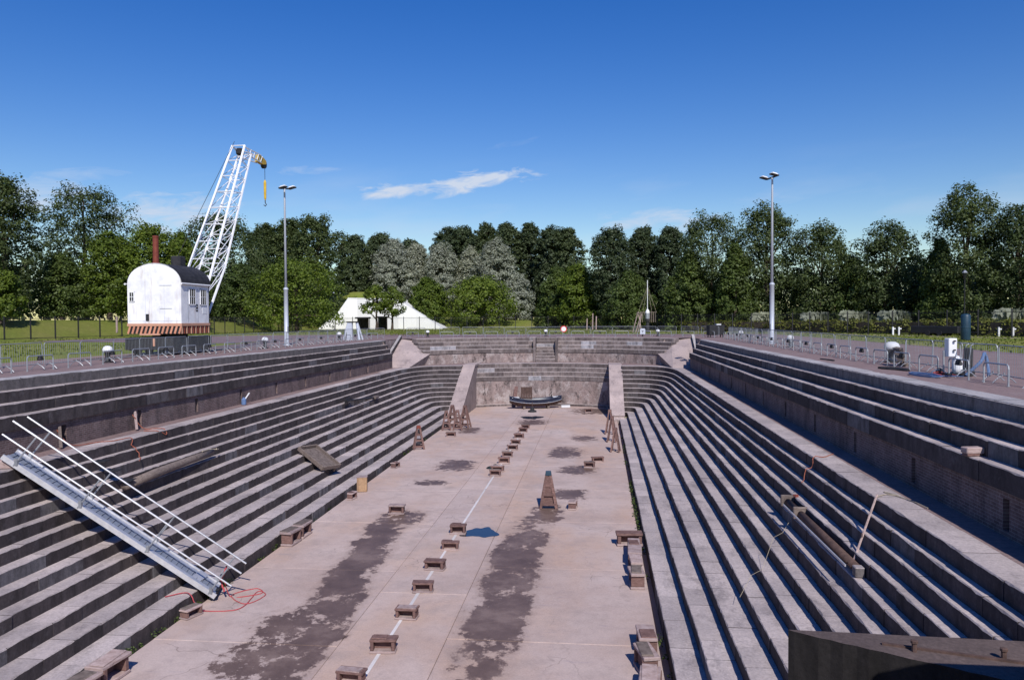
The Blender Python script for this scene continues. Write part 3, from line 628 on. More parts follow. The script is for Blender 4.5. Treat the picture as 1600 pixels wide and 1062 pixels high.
MB().bar((3.9, 11.2, -2.565), (7.2, 10.25, -2.565), .05, .03).build('iron_rail', 'rust', pr)

# ------------------------------------------------------------------ lattice crane
cr = thing('harbour_crane', 'old white harbour crane with lattice boom and black barrel roof on rails', 'crane', (-25.75, 44.75, 0))
hl = 1.65; W2 = 1.66
arcp = [(W2*math.cos(math.pi*i/16), 4.18+1.18*math.sin(math.pi*i/16)) for i in range(17)]
cab = MB().prism([(-W2, 1.84), (W2, 1.84)]+arcp, 1, -hl, -hl+.08)
for s_ in (-1, 1): cab.box((s_*(W2-.04), .04, 3.0), (.08, 2*hl-.09, 2.36))
cab.prism([(-W2, 1.84), (W2, 1.84)]+arcp, 1, hl-.08, hl)
cabo = cab.build('cabin', 'cabin', cr)
for z in (2.7, 4.05):
    MB().box((.72, -hl-.008, z), (.75, .014, .025)).build('panel_seam', 'steel', cabo)
for x in (-.55, .62): MB().box((x, -hl-.004, 3.0), (.012, .008, 2.25)).build('panel_seam', 'lampgrey', cabo)
for y in (-.9, .25): MB().box((W2+.004, y, 2.9), (.010, .018, 2.0)).build('panel_seam', 'steel', cabo)
MB().box((0, -hl-.006, 1.98), (2*W2-.1, .0085, .012)).build('panel_seam', 'lampgrey', cabo)
rf = MB()
for i in range(16):
    (x0, z0), (x1, z1) = arcp[i], arcp[i+1]; k = 1.035
    rf.add([(x0*k, -hl-.02, 4.15+(z0-4.15)*.985+.0), (x1*k, -hl-.02, 4.15+(z1-4.15)*.985), (x1*k, hl+.12, 4.15+(z1-4.15)*1.03), (x0*k, hl+.12, 4.15+(z0-4.15)*1.03)], [(0, 1, 2, 3)])
roof = rf.build('roof', 'tar', cr)
for s_ in (-1, 1): MB().tube([(s_*(W2+.09), -hl-.1, 4.15), (s_*(W2+.09), hl+.12, 4.15)], .06, 6).build('gutter', 'white', roof)
MB().lathe([(.34, 4.9), (.28, 5.42), (.175, 5.5), (.165, 6.95), (.185, 7.0), (.185, 7.08), (.12, 7.09)], 14, (-.62, -.35, 0)).build('chimney', 'redbrown', roof)
MB().box((-.05, 1.15, 5.55), (.62, .7, .85), bev=.06).build('roof_vent', 'tar', roof)
MB().lathe([(.12, 4.9), (.1, 5.1), (.16, 5.12), (.05, 5.2)], 8, (.85, .4, 0)).build('roof_cowl', 'redbrown', roof)
def window(c, w, h, nx_, ny_, axis, parent):
    f = MB(); t = .05
    def B(u, z, du, dz, dep=.05):
        if axis == 'y': f.box((c[0]+u, c[1], c[2]+z), (du, dep, dz))
        else: f.box((c[0], c[1]+u, c[2]+z), (dep, du, dz))
    for s_ in (-1, 1): B(s_*(w/2), 0, t, h+t); B(0, s_*(h/2), w+t, t, .054)
    for i in range(1, nx_): B(-w/2+w*i/nx_, 0, .03, h, .04)
    for i in range(1, ny_): B(0, -h/2+h*i/ny_, w, .03, .036)
    wd = f.build('window', 'white', parent)
    p = MB(); d = .012
    if axis == 'y': p.box((c[0], c[1], c[2]), (w, d, h))
    else: p.box((c[0], c[1], c[2]), (d, w, h))
    p.build('pane', 'pane', wd); return wd
window((-1.38, -hl-.02, 3.4), .28, .55, 2, 2, 'y', cr)
window((W2+.02, -.42, 3.42), .66, .95, 3, 2, 'x', cr); window((W2+.02, .88, 3.42), .66, .95, 3, 2, 'x', cr)
MB().box((-.42, -hl-.03, 2.2), (.17, .06, .38)).build('hatch', 'black', cr)
e8 = MB()   # the number 8
for zc in (2.66, 2.86):
    for s_ in (-1, 1): e8.box((W2+.008, .12+s_*.09, zc), (.014, .055, .15)); 
for zc in (2.575, 2.76, 2.945): e8.box((W2+.008, .12, zc), (.0142, .2, .055))
e8.build('number_eight', 'black', cr)
MB().box((W2+.006, 1.02, 2.6), (.012, .5, .4)).build('notice_board', 'white', cr)
MB().box((0, 0, 1.76), (2*W2+.06, 2*hl+.06, .16)).build('base_band', 'salmon', cr)
MB().box((0, 0, 1.45), (2*W2-.06, 2*hl-.06, .46)).build('base_skirt', 'black', cr)
n = 13
for i in range(n):
    x = -W2+.08+(2*W2-.16)*i/(n-1)
    MB().bar((x-.08, -hl+.01, 1.24), (x+.06, -hl+.01, 1.67), .115, .05, (0, 1, 0)).build('stripe', 'stripe_or', cr)
    y = -hl+.1+(2*hl-.2)*i/(n-1)
    MB().box((W2-.01, y, 1.45), (.05, .10, .44)).build('stripe', 'redbrown' if i % 2 else 'salmon', cr)
MB().box((-.25, -hl-.06, 1.2), (1.25, .12, .1)).build('step_board', 'salmon', cr)
MB().lathe([(.95, .95), (1.0, 1.0), (1.0, 1.2), (.8, 1.24)], 18).build('slew_ring', 'black', cr)
MB().box((0, .2, .82), (2.7, 4.6, .44), bev=.03).build('underframe', 'black', cr)
MB().box((0, -2.15, .66), (3.0, .18, .72), bev=.03).build('buffer_beam', 'black', cr)
MB().box((.3, -2.25, .75), (.12, .04, .45)).build('lamp_bracket', 'salmon', cr)
for s_ in (-1, 1):
    MB().box((s_*1.3, .2, .5), (.2, 4.3, .5)).build('side_beam', 'black', cr)
    for y in (-1.6, -.4, .9, 2.1):
        w_ = MB().tube([(s_*1.05, y, .4), (s_*1.19, y, .4)], .42, 16).build('wheel', 'dark', cr)
    MB().box((s_*.72, .2, .0), (.07, 16, .06)).build('rail', 'rust', cr)
# boom: four chords with braces
U0, U1 = Vector((.9, 2.6, 3.6)), Vector((.46, 9.5, 14.6)); Lk, L0, L1 = Vector((.9, 5.35, 5.6)), Vector((.9, 2.5, 1.8)), Vector((.46, 10.5, 14.15))
bm_ = MB()
mir = lambda v: Vector((-v.x, v.y, v.z))
for f in (lambda v: v, mir): bm_.tube([f(U0), f(U1)], .085, 6); bm_.tube([f(L0), f(Lk), f(L1)], .085, 6)
boom = bm_.build('boom', 'boom', cr)
br = MB(); N = 9
for i in range(N+1):
    t = i/N; a = U0.lerp(U1, t); q = .32+.68*t
    b = L0.lerp(Lk, min(1, (.30+.70*t)/.36)) if (.30+.70*t) < .36 else Lk.lerp(L1, ((.30+.70*t)-.36)/.64)
    br.tube([a, mir(a)], .04, 5); br.tube([b, mir(b)], .035, 5); br.tube([a, b], .028, 5); br.tube([mir(a), mir(b)], .028, 5)
    if i < N:
        t2 = (i+1)/N; tt = .30+.70*t2; b2 = L0.lerp(Lk, tt/.36) if tt < .36 else Lk.lerp(L1, (tt-.36)/.64); a2 = U0.lerp(U1, t2)
        br.tube([a, b2], .028, 5); br.tube([mir(a), mir(b2)], .028, 5); br.tube([b, mir(b2)], .025, 5); br.tube([mir(b), b2], .025, 5)
br.build('boom_bracing', 'boom', boom)
jb = MB(); tip = Vector((0, 13.7, 14.35))
for s_ in (-1, 1):
    jb.tube([(s_*.46, 9.6, 14.5), (s_*.18, 12.9, 14.6)], .05, 5); jb.tube([(s_*.46, 10.5, 14.0), (s_*.18, 12.9, 14.05)], .05, 5)
    for i in range(4):
        jb.tube([(s_*(.46-.07*i), 9.9+.8*i, 14.5), (s_*(.43-.07*i), 10.3+.8*i, 14.03)], .025, 5); jb.tube([(s_*(.43-.07*i), 10.3+.8*i, 14.03), (s_*(.4-.07*i), 10.7+.8*i, 14.55)], .025, 5)
jo = jb.build('fly_jib', 'boom', cr)
MB().prism([(12.6, 14.08), (12.6, 14.6), (13.4, 14.52), (13.9, 14.36), (13.9, 14.1), (13.4, 14.0)], 0, -.16, .16).build('jib_head', 'yellow', jo)
MB().tube([(-.12, 13.75, 14.1), (.12, 13.75, 14.1)], .34, 14).build('sheave', 'dark', jo)
MB().box((0, 9.75, 14.2), (.5, .5, .5), bev=.1).build('winch', 'dark', boom)
MB().tube([(0, 13.95, 14.1), (0, 13.95, 12.9)], .02, 5).build('hoist_cable', 'dark', jo)
hk = MB().lathe([(.04, 11.35), (.09, 11.5), (.10, 12.0), (.11, 12.7), (.05, 12.9)], 10, (0, 13.95, 0)).build('hook_block', 'yellow', jo)
MB().tube([(0, 13.95, 11.4), (0, 13.95, 11.15), (.1, 13.95, 11.0), (0, 13.95, 10.88), (-.12, 13.95, 10.98)], .035, 6).build('hook', 'dark', hk)
MB().tube([(-.3, .8, 5.2), (-.3, 9.5, 14.9)], .018, 5).build('luffing_cable', 'dark', cr)

# ------------------------------------------------------------------ lamp posts
def flood_lamp(x, y, rz, label):
    t = thing('lamp_post', label, 'lamp post', (x, y, 0), rz, 'tall lamp posts on the quay')
    MB().lathe([(.24, 0), (.24, .06), (.17, .08), (.165, 4.35), (.2, 4.38), (.2, 4.46), (.1, 4.55)], 12).build('lower_pole', 'lampgrey', t, True)
    MB().lathe([(.10, 4.5), (.07, 12.1), (.07, 12.25)], 10).build('upper_pole', 'lampgrey', t, True)
    MB().box((.165, 0, 1.25), (.02, .12, .5)).build('access_door', 'steel', t)
    MB().bar((0, -.55, 12.2), (0, .55, 12.32), .09, .1).build('cross_arm', 'dark', t)
    for s_ in (-1, 1):
        h = MB().box((.3, s_*.5, 12.3+s_*.05), (.68, .34, .1), Matrix.Rotation(R(-8), 3, 'Y'), bev=.04).build('lamp_head', 'dark', t)
        MB().box((.29, s_*.5, 12.39+s_*.05), (.62, .29, .12), Matrix.Rotation(R(-8), 3, 'Y'), (.72, .7), bev=.05).build('lamp_cover', 'white', h)
flood_lamp(-24.3, 59.0, R(-20), 'tall grey lamp post on the left quay beyond the crane')
flood_lamp(12.8, 59.5, R(212), 'tall grey lamp post on the right quay behind the barriers')
def street_lamp(x, y, h, label, z=0):
    t = thing('street_lamp', label, 'street lamp', (x, y, z), 0, 'black lantern lamps')
    MB().lathe([(.1, 0), (.09, .9), (.055, 1.0), (.045, h-.6), (.07, h-.55)], 8).build('pole', 'black', t)
    MB().lathe([(.09, h-.55), (.2, h-.05), (.2, h-.02)], 8).build('lantern', 'pane', t)
    MB().lathe([(.24, h-.02), (.1, h+.16), (.02, h+.22)], 8).build('lantern_cap', 'steel', t)
street_lamp(-50.2, 145, 7.2, 'black lantern street lamp left of the white tent')
street_lamp(32.0, 72.5, 5.8, 'black lantern street lamp behind the blue tank at right')

# ------------------------------------------------------------------ crowd barriers and low hoops
def barrier_meshes():
    Lb, Hb = 2.3, 1.1; c = .08
    def loop(z0): return [(-Lb/2, 0, z0+c), (-Lb/2, 0, Hb-c), (-Lb/2+c*.3, 0, Hb-c*.3), (-Lb/2+c, 0, Hb), (Lb/2-c, 0, Hb), (Lb/2-c*.3, 0, Hb-c*.3), (Lb/2, 0, Hb-c), (Lb/2, 0, z0+c), (Lb/2, 0, z0), (-Lb/2, 0, z0), (-Lb/2, 0, z0+c)]
    fr = MB().tube(loop(.22), .019, 5).mesh('frame', 'steel')
    b = MB()
    for i in range(1, 18): x = -Lb/2+Lb*i/18; b.tube([(x, 0, .22), (x, 0, Hb)], .005, 4, False)
    ba = b.mesh('bars', 'steel')
    f = MB(); f.tube([(0, -.32, 0), (0, -.2, .12), (0, 0, .24), (0, .2, .12), (0, .32, 0)], .017, 5); f.tube([(0, 0, .2), (0, 0, .3)], .02, 5)
    return fr, ba, f.mesh('foot', 'steel')
bfr, bba, bft = barrier_meshes()
hoop_me = MB().tube([(-.72, 0, 0), (-.72, 0, .48), (-.70, 0, .56), (-.64, 0, .60), (.64, 0, .60), (.70, 0, .56), (.72, 0, .48), (.72, 0, 0)], .027, 6).mesh('hoop', 'steel')
fld_me = MB().box((0, 0, .5), (.26, .16, .18), None, (.7, .7), .03).mesh('floodlight', 'dark')
plate_me = MB().lathe([(.05, 0), (.05, .012)], 8).mesh('base_plate', 'steel')
def barrier(x, y, rz, label, group):
    t = thing('crowd_barrier', label, 'barrier', (x, y, 0), rz, group)
    t.rotation_euler = (R(random.uniform(-2.5, 2.5)), R(random.uniform(-.6, .6)), rz)
    ob('frame', bfr, t); stuff(ob('bars', bba, t))
    for s_ in (-.85, .85): ob('foot', bft, t, (s_, 0, 0))
    return t
def hoop(x, y, rz, label, group, light):
    t = thing('hoop_rail', label, 'hoop rail', (x, y, 0), rz, group)
    ob('hoop_tube', hoop_me, t)
    for s_ in (-.72, .72): ob('base_plate', plate_me, t, (s_, 0, 0))
    if light: ob('floodlight', fld_me, t)
k = 0; y = 26.64
while y < 79:
    x = -22.9-.012*(y-20)+random.uniform(-.05, .05)
    barrier(x, y, R(90+random.uniform(-2, 2)), '%s steel crowd barrier from the left picture edge on the left quay' % ordinal(k), 'crowd barriers on the left quay')
    hoop(x+.55, y+.3, R(90+random.uniform(-2, 2)), '%s low hoop rail from the left picture edge, %s, left quay' % (ordinal(k), 'with floodlight' if k % 2 else 'no lamp'), 'hoop rails with floodlight, left quay' if k % 2 else 'plain hoop rails, left quay', k % 2)
    y += 2.38+random.uniform(-.04, .06); k += 1
y = 23.34; k = 0
while y < 78:
    x = 11.75+.014*(y-20)+random.uniform(-.05, .05)
    barrier(x, y, R(90+random.uniform(-2, 2)), '%s steel crowd barrier from the right picture edge on the right quay' % ordinal(k), 'crowd barriers on the right quay')
    hoop(x-.45, y+.35, R(90+random.uniform(-2, 2)), '%s low hoop rail from the right picture edge, %s, right quay' % (ordinal(k), 'with floodlight' if k % 2 else 'no lamp'), 'hoop rails with floodlight, right quay' if k % 2 else 'plain hoop rails, right quay', k % 2)
    y += 2.38+random.uniform(-.04, .06); k += 1
farline = [(-23.2, 80.0), (-20.0, 84.6), (-16.5, 86.2)]+[(-14.0+2.4*i, 86.8) for i in range(9)]+[(7.4, 85.6), (9.6, 83.6), (11.4, 81.6)]
for i, (x, y) in enumerate(farline):
    a = farline[max(0, i-1)]; b = farline[min(len(farline)-1, i+1)]; rz = math.atan2(b[1]-a[1], b[0]-a[0])
    barrier(x, y, rz, '%s steel crowd barrier from the left behind the rounded far end' % ordinal(i), 'crowd barriers at the far end')
    if i % 1 == 0: hoop(x-.2, y-.6, rz, '%s low hoop rail from the left, %s, at the rounded far end' % (ordinal(i), 'with floodlight' if i % 2 else 'no lamp'), 'hoop rails with floodlight, far end' if i % 2 else 'plain hoop rails, far end', i % 2)

# ------------------------------------------------------------------ bollards
def bollard(x, y, label, h=.8, wf=.74):
    t = thing('mooring_bollard', label, 'bollard', (x, y, 0), 0, 'white capped bollards on the quay')
    s_ = h/.8
    t.scale = (wf, wf, 1)
    MB().lathe([(.30*s_, 0), (.30*s_, .05), (.17*s_, .07), (.15*s_, .3*s_), (.2*s_, .46*s_), (.26*s_, .5*s_)], 14).build('bollard_post', 'black', t, True)
    MB().lathe([(.26*s_, .5*s_), (.31*s_, .54*s_), (.32*s_, .62*s_), (.26*s_, .73*s_), (.14*s_, .79*s_), (.02, .8*s_)], 14).build('white_cap', 'white', t, True)
bollard(-23.45, 35.2, 'white capped mooring bollard in front of the barriers left of the crane')
bollard(-23.55, 53.3, 'white capped mooring bollard just left of the left lamp post')
bollard(-25.6, 75.4, 'white capped mooring bollard beside the grey frame near the tent')
bollard(-19.4, 88.0, 'white capped mooring bollard above the far left corner ramp', .75)
bollard(-6.0, 90.5, 'slim white capped bollard above the central stairs', .75)
bollard(6.6, 87.6, 'white capped mooring bollard above the far right part of the end wall', .75)
bollard(13.1, 73.8, 'white capped mooring bollard left of the right lamp post', .8)
bollard(12.7, 53.5, 'white capped mooring bollard just right of the right lamp post')
bollard(12.55, 35.1, 'white capped mooring bollard beside the wooden pallets on the right quay', .9, .9)

# ------------------------------------------------------------------ fence
def fence(label, pts, h=2.6):
    t = thing('metal_fence', label, 'fence', (0, 0, 0)); acc = []
    for (x0, y0), (x1, y1) in zip(pts[:-1], pts[1:]):
        L = math.hypot(x1-x0, y1-y0); n = max(1, round(L/3.4))
        for i in range(n): acc.append((x0+(x1-x0)*i/n, y0+(y1-y0)*i/n))
    acc.append(pts[-1])
    pm = MB().box((0, 0, h/2), (.12, .12, h+.1), bev=.01).mesh('post', 'black')
    for x, y in acc: ob('post', pm, t, (x, y, float(ground_h(x, y))))
    for (x0, y0), (x1, y1) in zip(acc[:-1], acc[1:]):
        z0, z1 = float(ground_h(x0, y0)), float(ground_h(x1, y1)); b = MB()
        for zz in (.15, h-.25): b.bar((x0, y0, z0+zz), (x1, y1, z1+zz), .04, .05)
        for k in range(1, 22):
            u = k/22; x, y, z = x0+(x1-x0)*u, y0+(y1-y0)*u, z0+(z1-z0)*u; b.tube([(x, y, z+.1), (x, y, z+h)], .012, 3, False)
        stuff(b.build('bar_panel', 'black', t))
fence('black metal bar fence behind the crane on the left', [(-67.5, 68), (-65, 79.4), (-62.4, 92.2), (-57, 111.2), (-56.7, 134)])
fence('black metal bar fence in front of the white tent and far lawn', [(-56.7, 134), (-61, 156), (-40, 158.5), (-10, 158), (6, 146)])
fence('black metal bar fence in front of the hedge on the right', [(6, 146), (12.8, 122.3), (25.3, 105.5), (31.0, 94), (38.4, 77.5), (44, 66)])

# ------------------------------------------------------------------ tent
tt = thing('white_tent', 'large white tent with sloping sides and two dark doorways on the far lawn', 'tent', (-47.5, 165, 0))
prof = [(-13.6, -.1), (-8.9, 3.55), (-6.5, 6.75), (4.7, 6.4), (8.6, 3.8), (14.4, .1)]
def off(p, y): return [(x, y, z) for x, z in p]
mb = MB(); F = off(prof, 0); Bk = off([(x*.96, z) for x, z in prof], 9.0)
# front with door openings: split into panels
doors = [(-4.4, -1.9, 2.45), (.2, 2.2, 2.6)]
def front(): 
    f = MB(); xs = [-13.6, -8.9, -6.5, -4.4, -1.9, .2, 2.2, 4.7, 8.6, 14.4]
    def top(x): return float(np.interp(x, [p[0] for p in prof], [p[1] for p in prof]))
    for a, b in zip(xs[:-1], xs[1:]):
        za = zb = -.1
        for d in doors:
            if abs(a-d[0]) < .01: za = zb = d[2]
        f.add([(a, 0, za), (b, 0, zb), (b, 0, top(b)), (a, 0, top(a))], [(0, 1, 2, 3)])
    return f
front().build('front_canvas', 'canvas', tt)
rfm = MB()
for i in range(5): rfm.add([F[i], F[i+1], Bk[i+1], Bk[i]], [(0, 1, 2, 3)])
rfm.build('roof_canvas', 'canvas', tt)
for d in doors:
    MB().add([(d[0]-.3, 3.0, -.1), (d[1]+.3, 3.0, -.1), (d[1]+.3, 3.0, d[2]+.3), (d[0]-.3, 3.0, d[2]+.3)], [(0, 1, 2, 3)]).build('dark_interior', 'black', tt)
    MB().box(((d[0]+d[1])/2, -.08, d[2]+.08), (d[1]-d[0]+1.0, .12, .22)).build('door_lintel', 'black', tt)
    for x in (d[0], d[1]): MB().box((x, .1, d[2]/2), (.1, .2, d[2])).build('door_post', 'woodgrey', tt)
MB().bar((-6.5, 0, 6.8), (4.7, 0, 6.45), .12, .14).build('ridge_edge', 'canvas', tt)

# ------------------------------------------------------------------ gangway
gw = thing('gangway', 'long aluminium gangway with handrails leaning down the left steps', 'gangway', (0, 0, 0))
T0, B0 = Vector((-18.25, 22.45, -2.17)), Vector((-12.45, 24.2, -6.88))
ax = (B0-T0).normalized(); sd = Vector((-ax.y, ax.x, 0)).normalized(); nr = sd.cross(ax) * -1
if nr.z < 0: nr = -nr
Lg = (B0-T0).length; wd = .5
if sd.y < 0: sd = -sd
P = lambda s_, w, h: T0+ax*s_+sd*w+nr*h
dk = MB()
dk.add([P(0, -wd, 0), P(Lg, -wd, 0), P(Lg, wd, 0), P(0, wd, 0), P(0, -wd, -.05), P(Lg, -wd, -.05), P(Lg, wd, -.05), P(0, wd, -.05)], [(0, 1, 2, 3), (4, 5, 6, 7), (0, 1, 5, 4), (2, 3, 7, 6), (1, 2, 6, 5), (0, 3, 7, 4)])
dko = dk.build('deck', 'steel', gw)
for i in range(38):
    s_ = .12+(Lg-.3)*i/37; MB().bar(P(s_, -wd+.14, .012), P(s_, wd-.14, .012), .035, .02).build('deck_cleat', 'steel', dko)
for s_ in (-1, 1):
    MB().bar(P(-.05, s_*wd, -.01), P(Lg+.05, s_*wd, -.01), .06, .16, tuple(nr)).build('side_beam', 'alu', gw); MB().bar(P(0, s_*(wd-.16), .016), P(Lg, s_*(wd-.16), .016), .24, .03, tuple(nr)).build('edge_plank', 'alu', gw)
    for z, r in (((.55, .028), (1.05, .032)) if s_ < 0 else ((1.05, .03),)): MB().tube([P(-.45, s_*(wd+.02), z), P(Lg+.25, s_*(wd+.02), z)], r, 8).build('handrail', 'alu', gw)
    for q in (.05, .345, .665, .975):
        MB().tube([P(Lg*q, s_*(wd+.02), -.05), P(Lg*q, s_*(wd+.02), 1.07)], .027, 6).build('rail_post', 'steel', gw)
        MB().box(P(Lg*q, s_*(wd+.02), .1), (.09, .09, .2)).build('post_socket', 'steel', gw)
MB().bar(P(Lg-.02, -wd, -.05), P(Lg-.02, wd, -.05), .2, .12).build('foot_roller', 'dark', gw)
MB().box(P(Lg-.75, 0, .03), (.3, .8, .02), Matrix.Rotation(math.atan2(-ax.z, ax.x), 3, 'Y')).build('tread_plate', 'alu', gw)
tag(MB().box((-18.35, 22.15, -2.42), (.9, .3, .26), Matrix.Rotation(.3, 3, 'Z'), bev=.02).build('timber_chock', 'woodtop'), 'pale timber chock under the top end of the gangway', 'timber')

# ------------------------------------------------------------------ keel blocks, benches, trestles
def block_meshes(w=.74, d=.36, h=.36, tm='wood'):
    a = MB().box((0, 0, h-.035), (w, d, .07), bev=.012).mesh('top_plank', 'woodtop' if tm == 'top' else 'wood')
    p = MB().box((0, 0, h/2), (.09, d-.03, h-.13), bev=.008).mesh('end_post', 'wood')
    b = MB().box((0, 0, .03), (w-.02, d, .06), bev=.01).mesh('bottom_plank', 'woodtop')
    m = MB().box((0, 0, h/2), (w-.2, .05, h-.13)).mesh('web_plank', 'wood')
    return a, p, b, m, w
KB = block_meshes(); KT = block_meshes(.74, .36, .40, 'top')
PACK = [MB().box((0, 0, .014), (.66, .26, .028), None, (.97, .9), .006).mesh('packing_plank', 'woodgrey'), MB().box((-.1, .02, .012), (.42, .30, .024), None, (.95, .95), .006).mesh('packing_plank', 'wood'), MB().prism([(-.34, 0), (.3, 0), (.3, .035), (-.34, .008)], 1, -.12, .14).mesh('packing_plank', 'woodtop')]
bcount = 0
def keel(name, x, y, z, rz, label, group, meshes=KB, s_=1.0):
    global bcount; bcount += 1
    a, p, b, m, w = meshes
    t = thing(name, label, 'timber block', (x, y, z), rz, group); t.scale = (s_*random.uniform(.92, 1.07), s_*random.uniform(.9, 1.12), s_*random.uniform(.86, 1.1))
    ob('top_plank', a, t, (random.uniform(-.03, .03), random.uniform(-.02, .02), 0), (0, random.uniform(-.03, .03), random.uniform(-.07, .07))); ob('bottom_plank', b, t)
    for q in (-1, 1): ob('end_post', p, t, (q*(w/2-.08), 0, 0))
    ob('web_plank', m, t, (0, .08, 0))
    if random.random() < .7: ob('packing_plank', PACK[random.randrange(3)], t, (random.uniform(-.05, .05), random.uniform(-.05, .05), (.36 if meshes is KB else .40)+.001), (0, 0, random.uniform(-.12, .12)))
    return t
ky = [18.6, 20.45, 22.83, 25.12, 27.4, 29.78, 32.02, 43.9, 45.2, 47.6, 49.9, 52.6, 54.9, 57.6, 60.6, 62.6]
for i, y in enumerate(ky):
    keel('keel_block', -5.82+random.uniform(-.06, .06)-(.35 if i == 0 else 0), y+.15, zf(y)+.008, R(random.uniform(-6, 6)), '%s keel block from the camera on the white floor line' % ordinal(i), 'keel blocks on the white line')
keel('keel_block', -9.3, 35.2, zf(35)+.008, R(4), 'keel block alone on the left half of the floor by the wet stain', None, KT)
keel('keel_block', -1.2, 36.9, zf(37)+.008, R(84), 'keel block just right of the lone dark topped trestle', None, KT)
keel('keel_block', -.52, 46.8, zf(47)+.008, R(-6), 'nearer of two keel blocks lying on the right half of the floor', None, KB)
keel('keel_block', -.03, 48.7, zf(48.7)+.008, R(12), 'farther of two keel blocks lying on the right half of the floor', None, KB)
keel('keel_block', -11.1, 58.2, zf(58)+.008, R(3), 'keel block in front of the group of four trestles', None, KB)
keel('keel_block', -.9, 73.5, zf(73)+.008, R(3), 'keel block right of the blue boat', None, KB)
keel('timber_bench', -12.42, 22.5, zf(22.5)+.008, R(70), 'small timber block beside the red rope at the foot of the gangway', None, KT, .85)
keel('timber_bench', -12.35, 30.2, zf(30)+.008, R(86), 'nearer block of the timber pair against the left lowest step', None, KT, 1.3)
keel('timber_bench', -12.33, 31.3, zf(31)+.008, R(88), 'farther block of the timber pair against the left lowest step', None, KT, 1.3)
keel('timber_bench', -12.3, 37.9, zf(38)+.008, R(80), 'small timber block left of the ochre plywood box', None, KT, .85)
keel('timber_bench', -12.2, 46.0, zf(46)+.008, R(75), 'small timber block against the left lowest step beyond the ochre box', None, KT, .85)
keel('timber_bench', -12.35, 18.3, zf(18)+.008, R(86), 'timber block against the left lowest step at the bottom edge', None, KT, 1.4)
keel('timber_bench', -12.4, 17.2, zf(17)+.008, R(86), 'timber block cut by the bottom edge of the picture at left', None, KT, 1.4)
for i, (y, rz) in enumerate(((26.5, 90), (27.7, 90), (28.9, 90), (30.0, 90))):
    keel('timber_bench', 1.28+.02*i, y, zf(y)+.008, R(rz+random.uniform(-3, 3)), '%s of four pale topped timber blocks along the right floor edge' % ordinal(i), None, KT, 1.3)
keel('timber_bench', 1.22, 31.2, zf(31)+.008, R(4), 'broad red brown timber block at the far end of the right row', None, KB, 1.35)
for i, (y, x) in enumerate(((18.9, 1.25), (20.1, 1.2), (21.4, 1.3))):
    keel('timber_bench', x, y, zf(y)+.008, R(90+(-8, 12, 3)[i]), '%s pale timber block from the bottom edge along the right floor edge' % ordinal(i), None, KT, 1.35)
def trestle(x, y, h, rz, label, cap='wood', solid=False, group=None):
    t = thing('timber_trestle', label, 'trestle', (x, y, zf(y)+.006), rz, group); w = .36*h/1.65; d = .28*h/1.65
    for sy_ in (-1, 1):
        for sx_ in (-1, 1):
            MB().bar((sx_*w, sy_*d, 0), (sx_*.08, sy_*.05, h-.1), .12, .09, (0, 1, 0)).build('leg', 'wood', t)
    MB().box((0, 0, h-.08), (.3, .26, .2), None, (.85, .85), .02).build('cap', cap, t)
    for q in (.12, .38, .62):
        ww = w*(1-q)+.08*q
        for sy_ in (-1, 1): MB().box((0, sy_*(d*(1-q)+.05*q+.03), h*q), (2*ww+.06, .04, .12)).build('rung', 'wood', t)
    if solid:
        for sy_ in (-1, 1): MB().prism([(-w*.86, .12), (w*.86, .12), (.1, h-.2), (-.1, h-.2)], 1, sy_*.14-.02, sy_*.14+.02).build('face_board', 'wood', t)
    return t
trestle(-2.36, 36.95, 1.72, R(3), 'lone brown timber trestle with dark top standing near mid floor', 'teal', True)
for i, (x, y, h, rz) in enumerate(((-12.1, 61.5, 1.55, 14), (-11.85, 62.8, 1.85, -10), (-11.2, 61.5, 1.6, 8), (-10.85, 63.1, 1.8, -12))):
    trestle(x, y, h, R(rz), '%s from left of four brown trestles huddled by the left buttress' % ordinal(i), 'wood', False, 'four trestles by the left buttress')
trestle(-12.3, 52.6, 1.6, R(20), 'single brown trestle against the lowest step on the left', 'redbrown', False)
for i, (x, y, h) in enumerate(((1.15, 52.5, 1.6), (1.0, 56.6, 1.85), (.9, 60.4, 1.85))):
    trestle(x, y, h, R(82), '%s from the camera of three trestles along the right floor edge' % ordinal(i), 'wood', False, 'three trestles on the right edge')
bx = thing('plywood_box', 'ochre plywood box standing against the lowest step on the left', 'box', (-12.3, 39.6, zf(39.6)+.006), R(12))
MB().box((0, 0, .38), (.52, .4, .74), bev=.015).build('box_body', 'ochre', bx); MB().box((0, 0, .765), (.55, .43, .03)).build('box_lid', 'woodtop', bx)
for s_ in (-1, 1): MB().box((s_*.2, -.215, .38), (.06, .03, .7)).build('batten', 'ochre', bx)

# tilted table / hatch tray on the left steps
tb = thing('wooden_tray', 'tilted grey wooden tray table lying across the left steps', 'tray', (-14.85, 40.2, -5.40)); tb.rotation_euler = (R(-3), R(27), R(-26))
MB().box((0, 0, 0), (1.85, 1.3, .05)).build('tray_base', 'woodgrey', tb)
for (c, d) in (((0, -.65, .07), (2.05, .07, .22)), ((0, .65, .07), (2.05, .07, .22)), ((-1.0, 0, .07), (.07, 1.23, .216)), ((1.0, 0, .07), (.07, 1.23, .216))): MB().box(c, d, bev=.01).build('tray_rim', 'woodgrey', tb)
for x in (-.85, .85):
    for y in (-.5, .5): MB().box((x, y, -.17), (.09, .09, .32)).build('leg', 'woodgrey', tb)
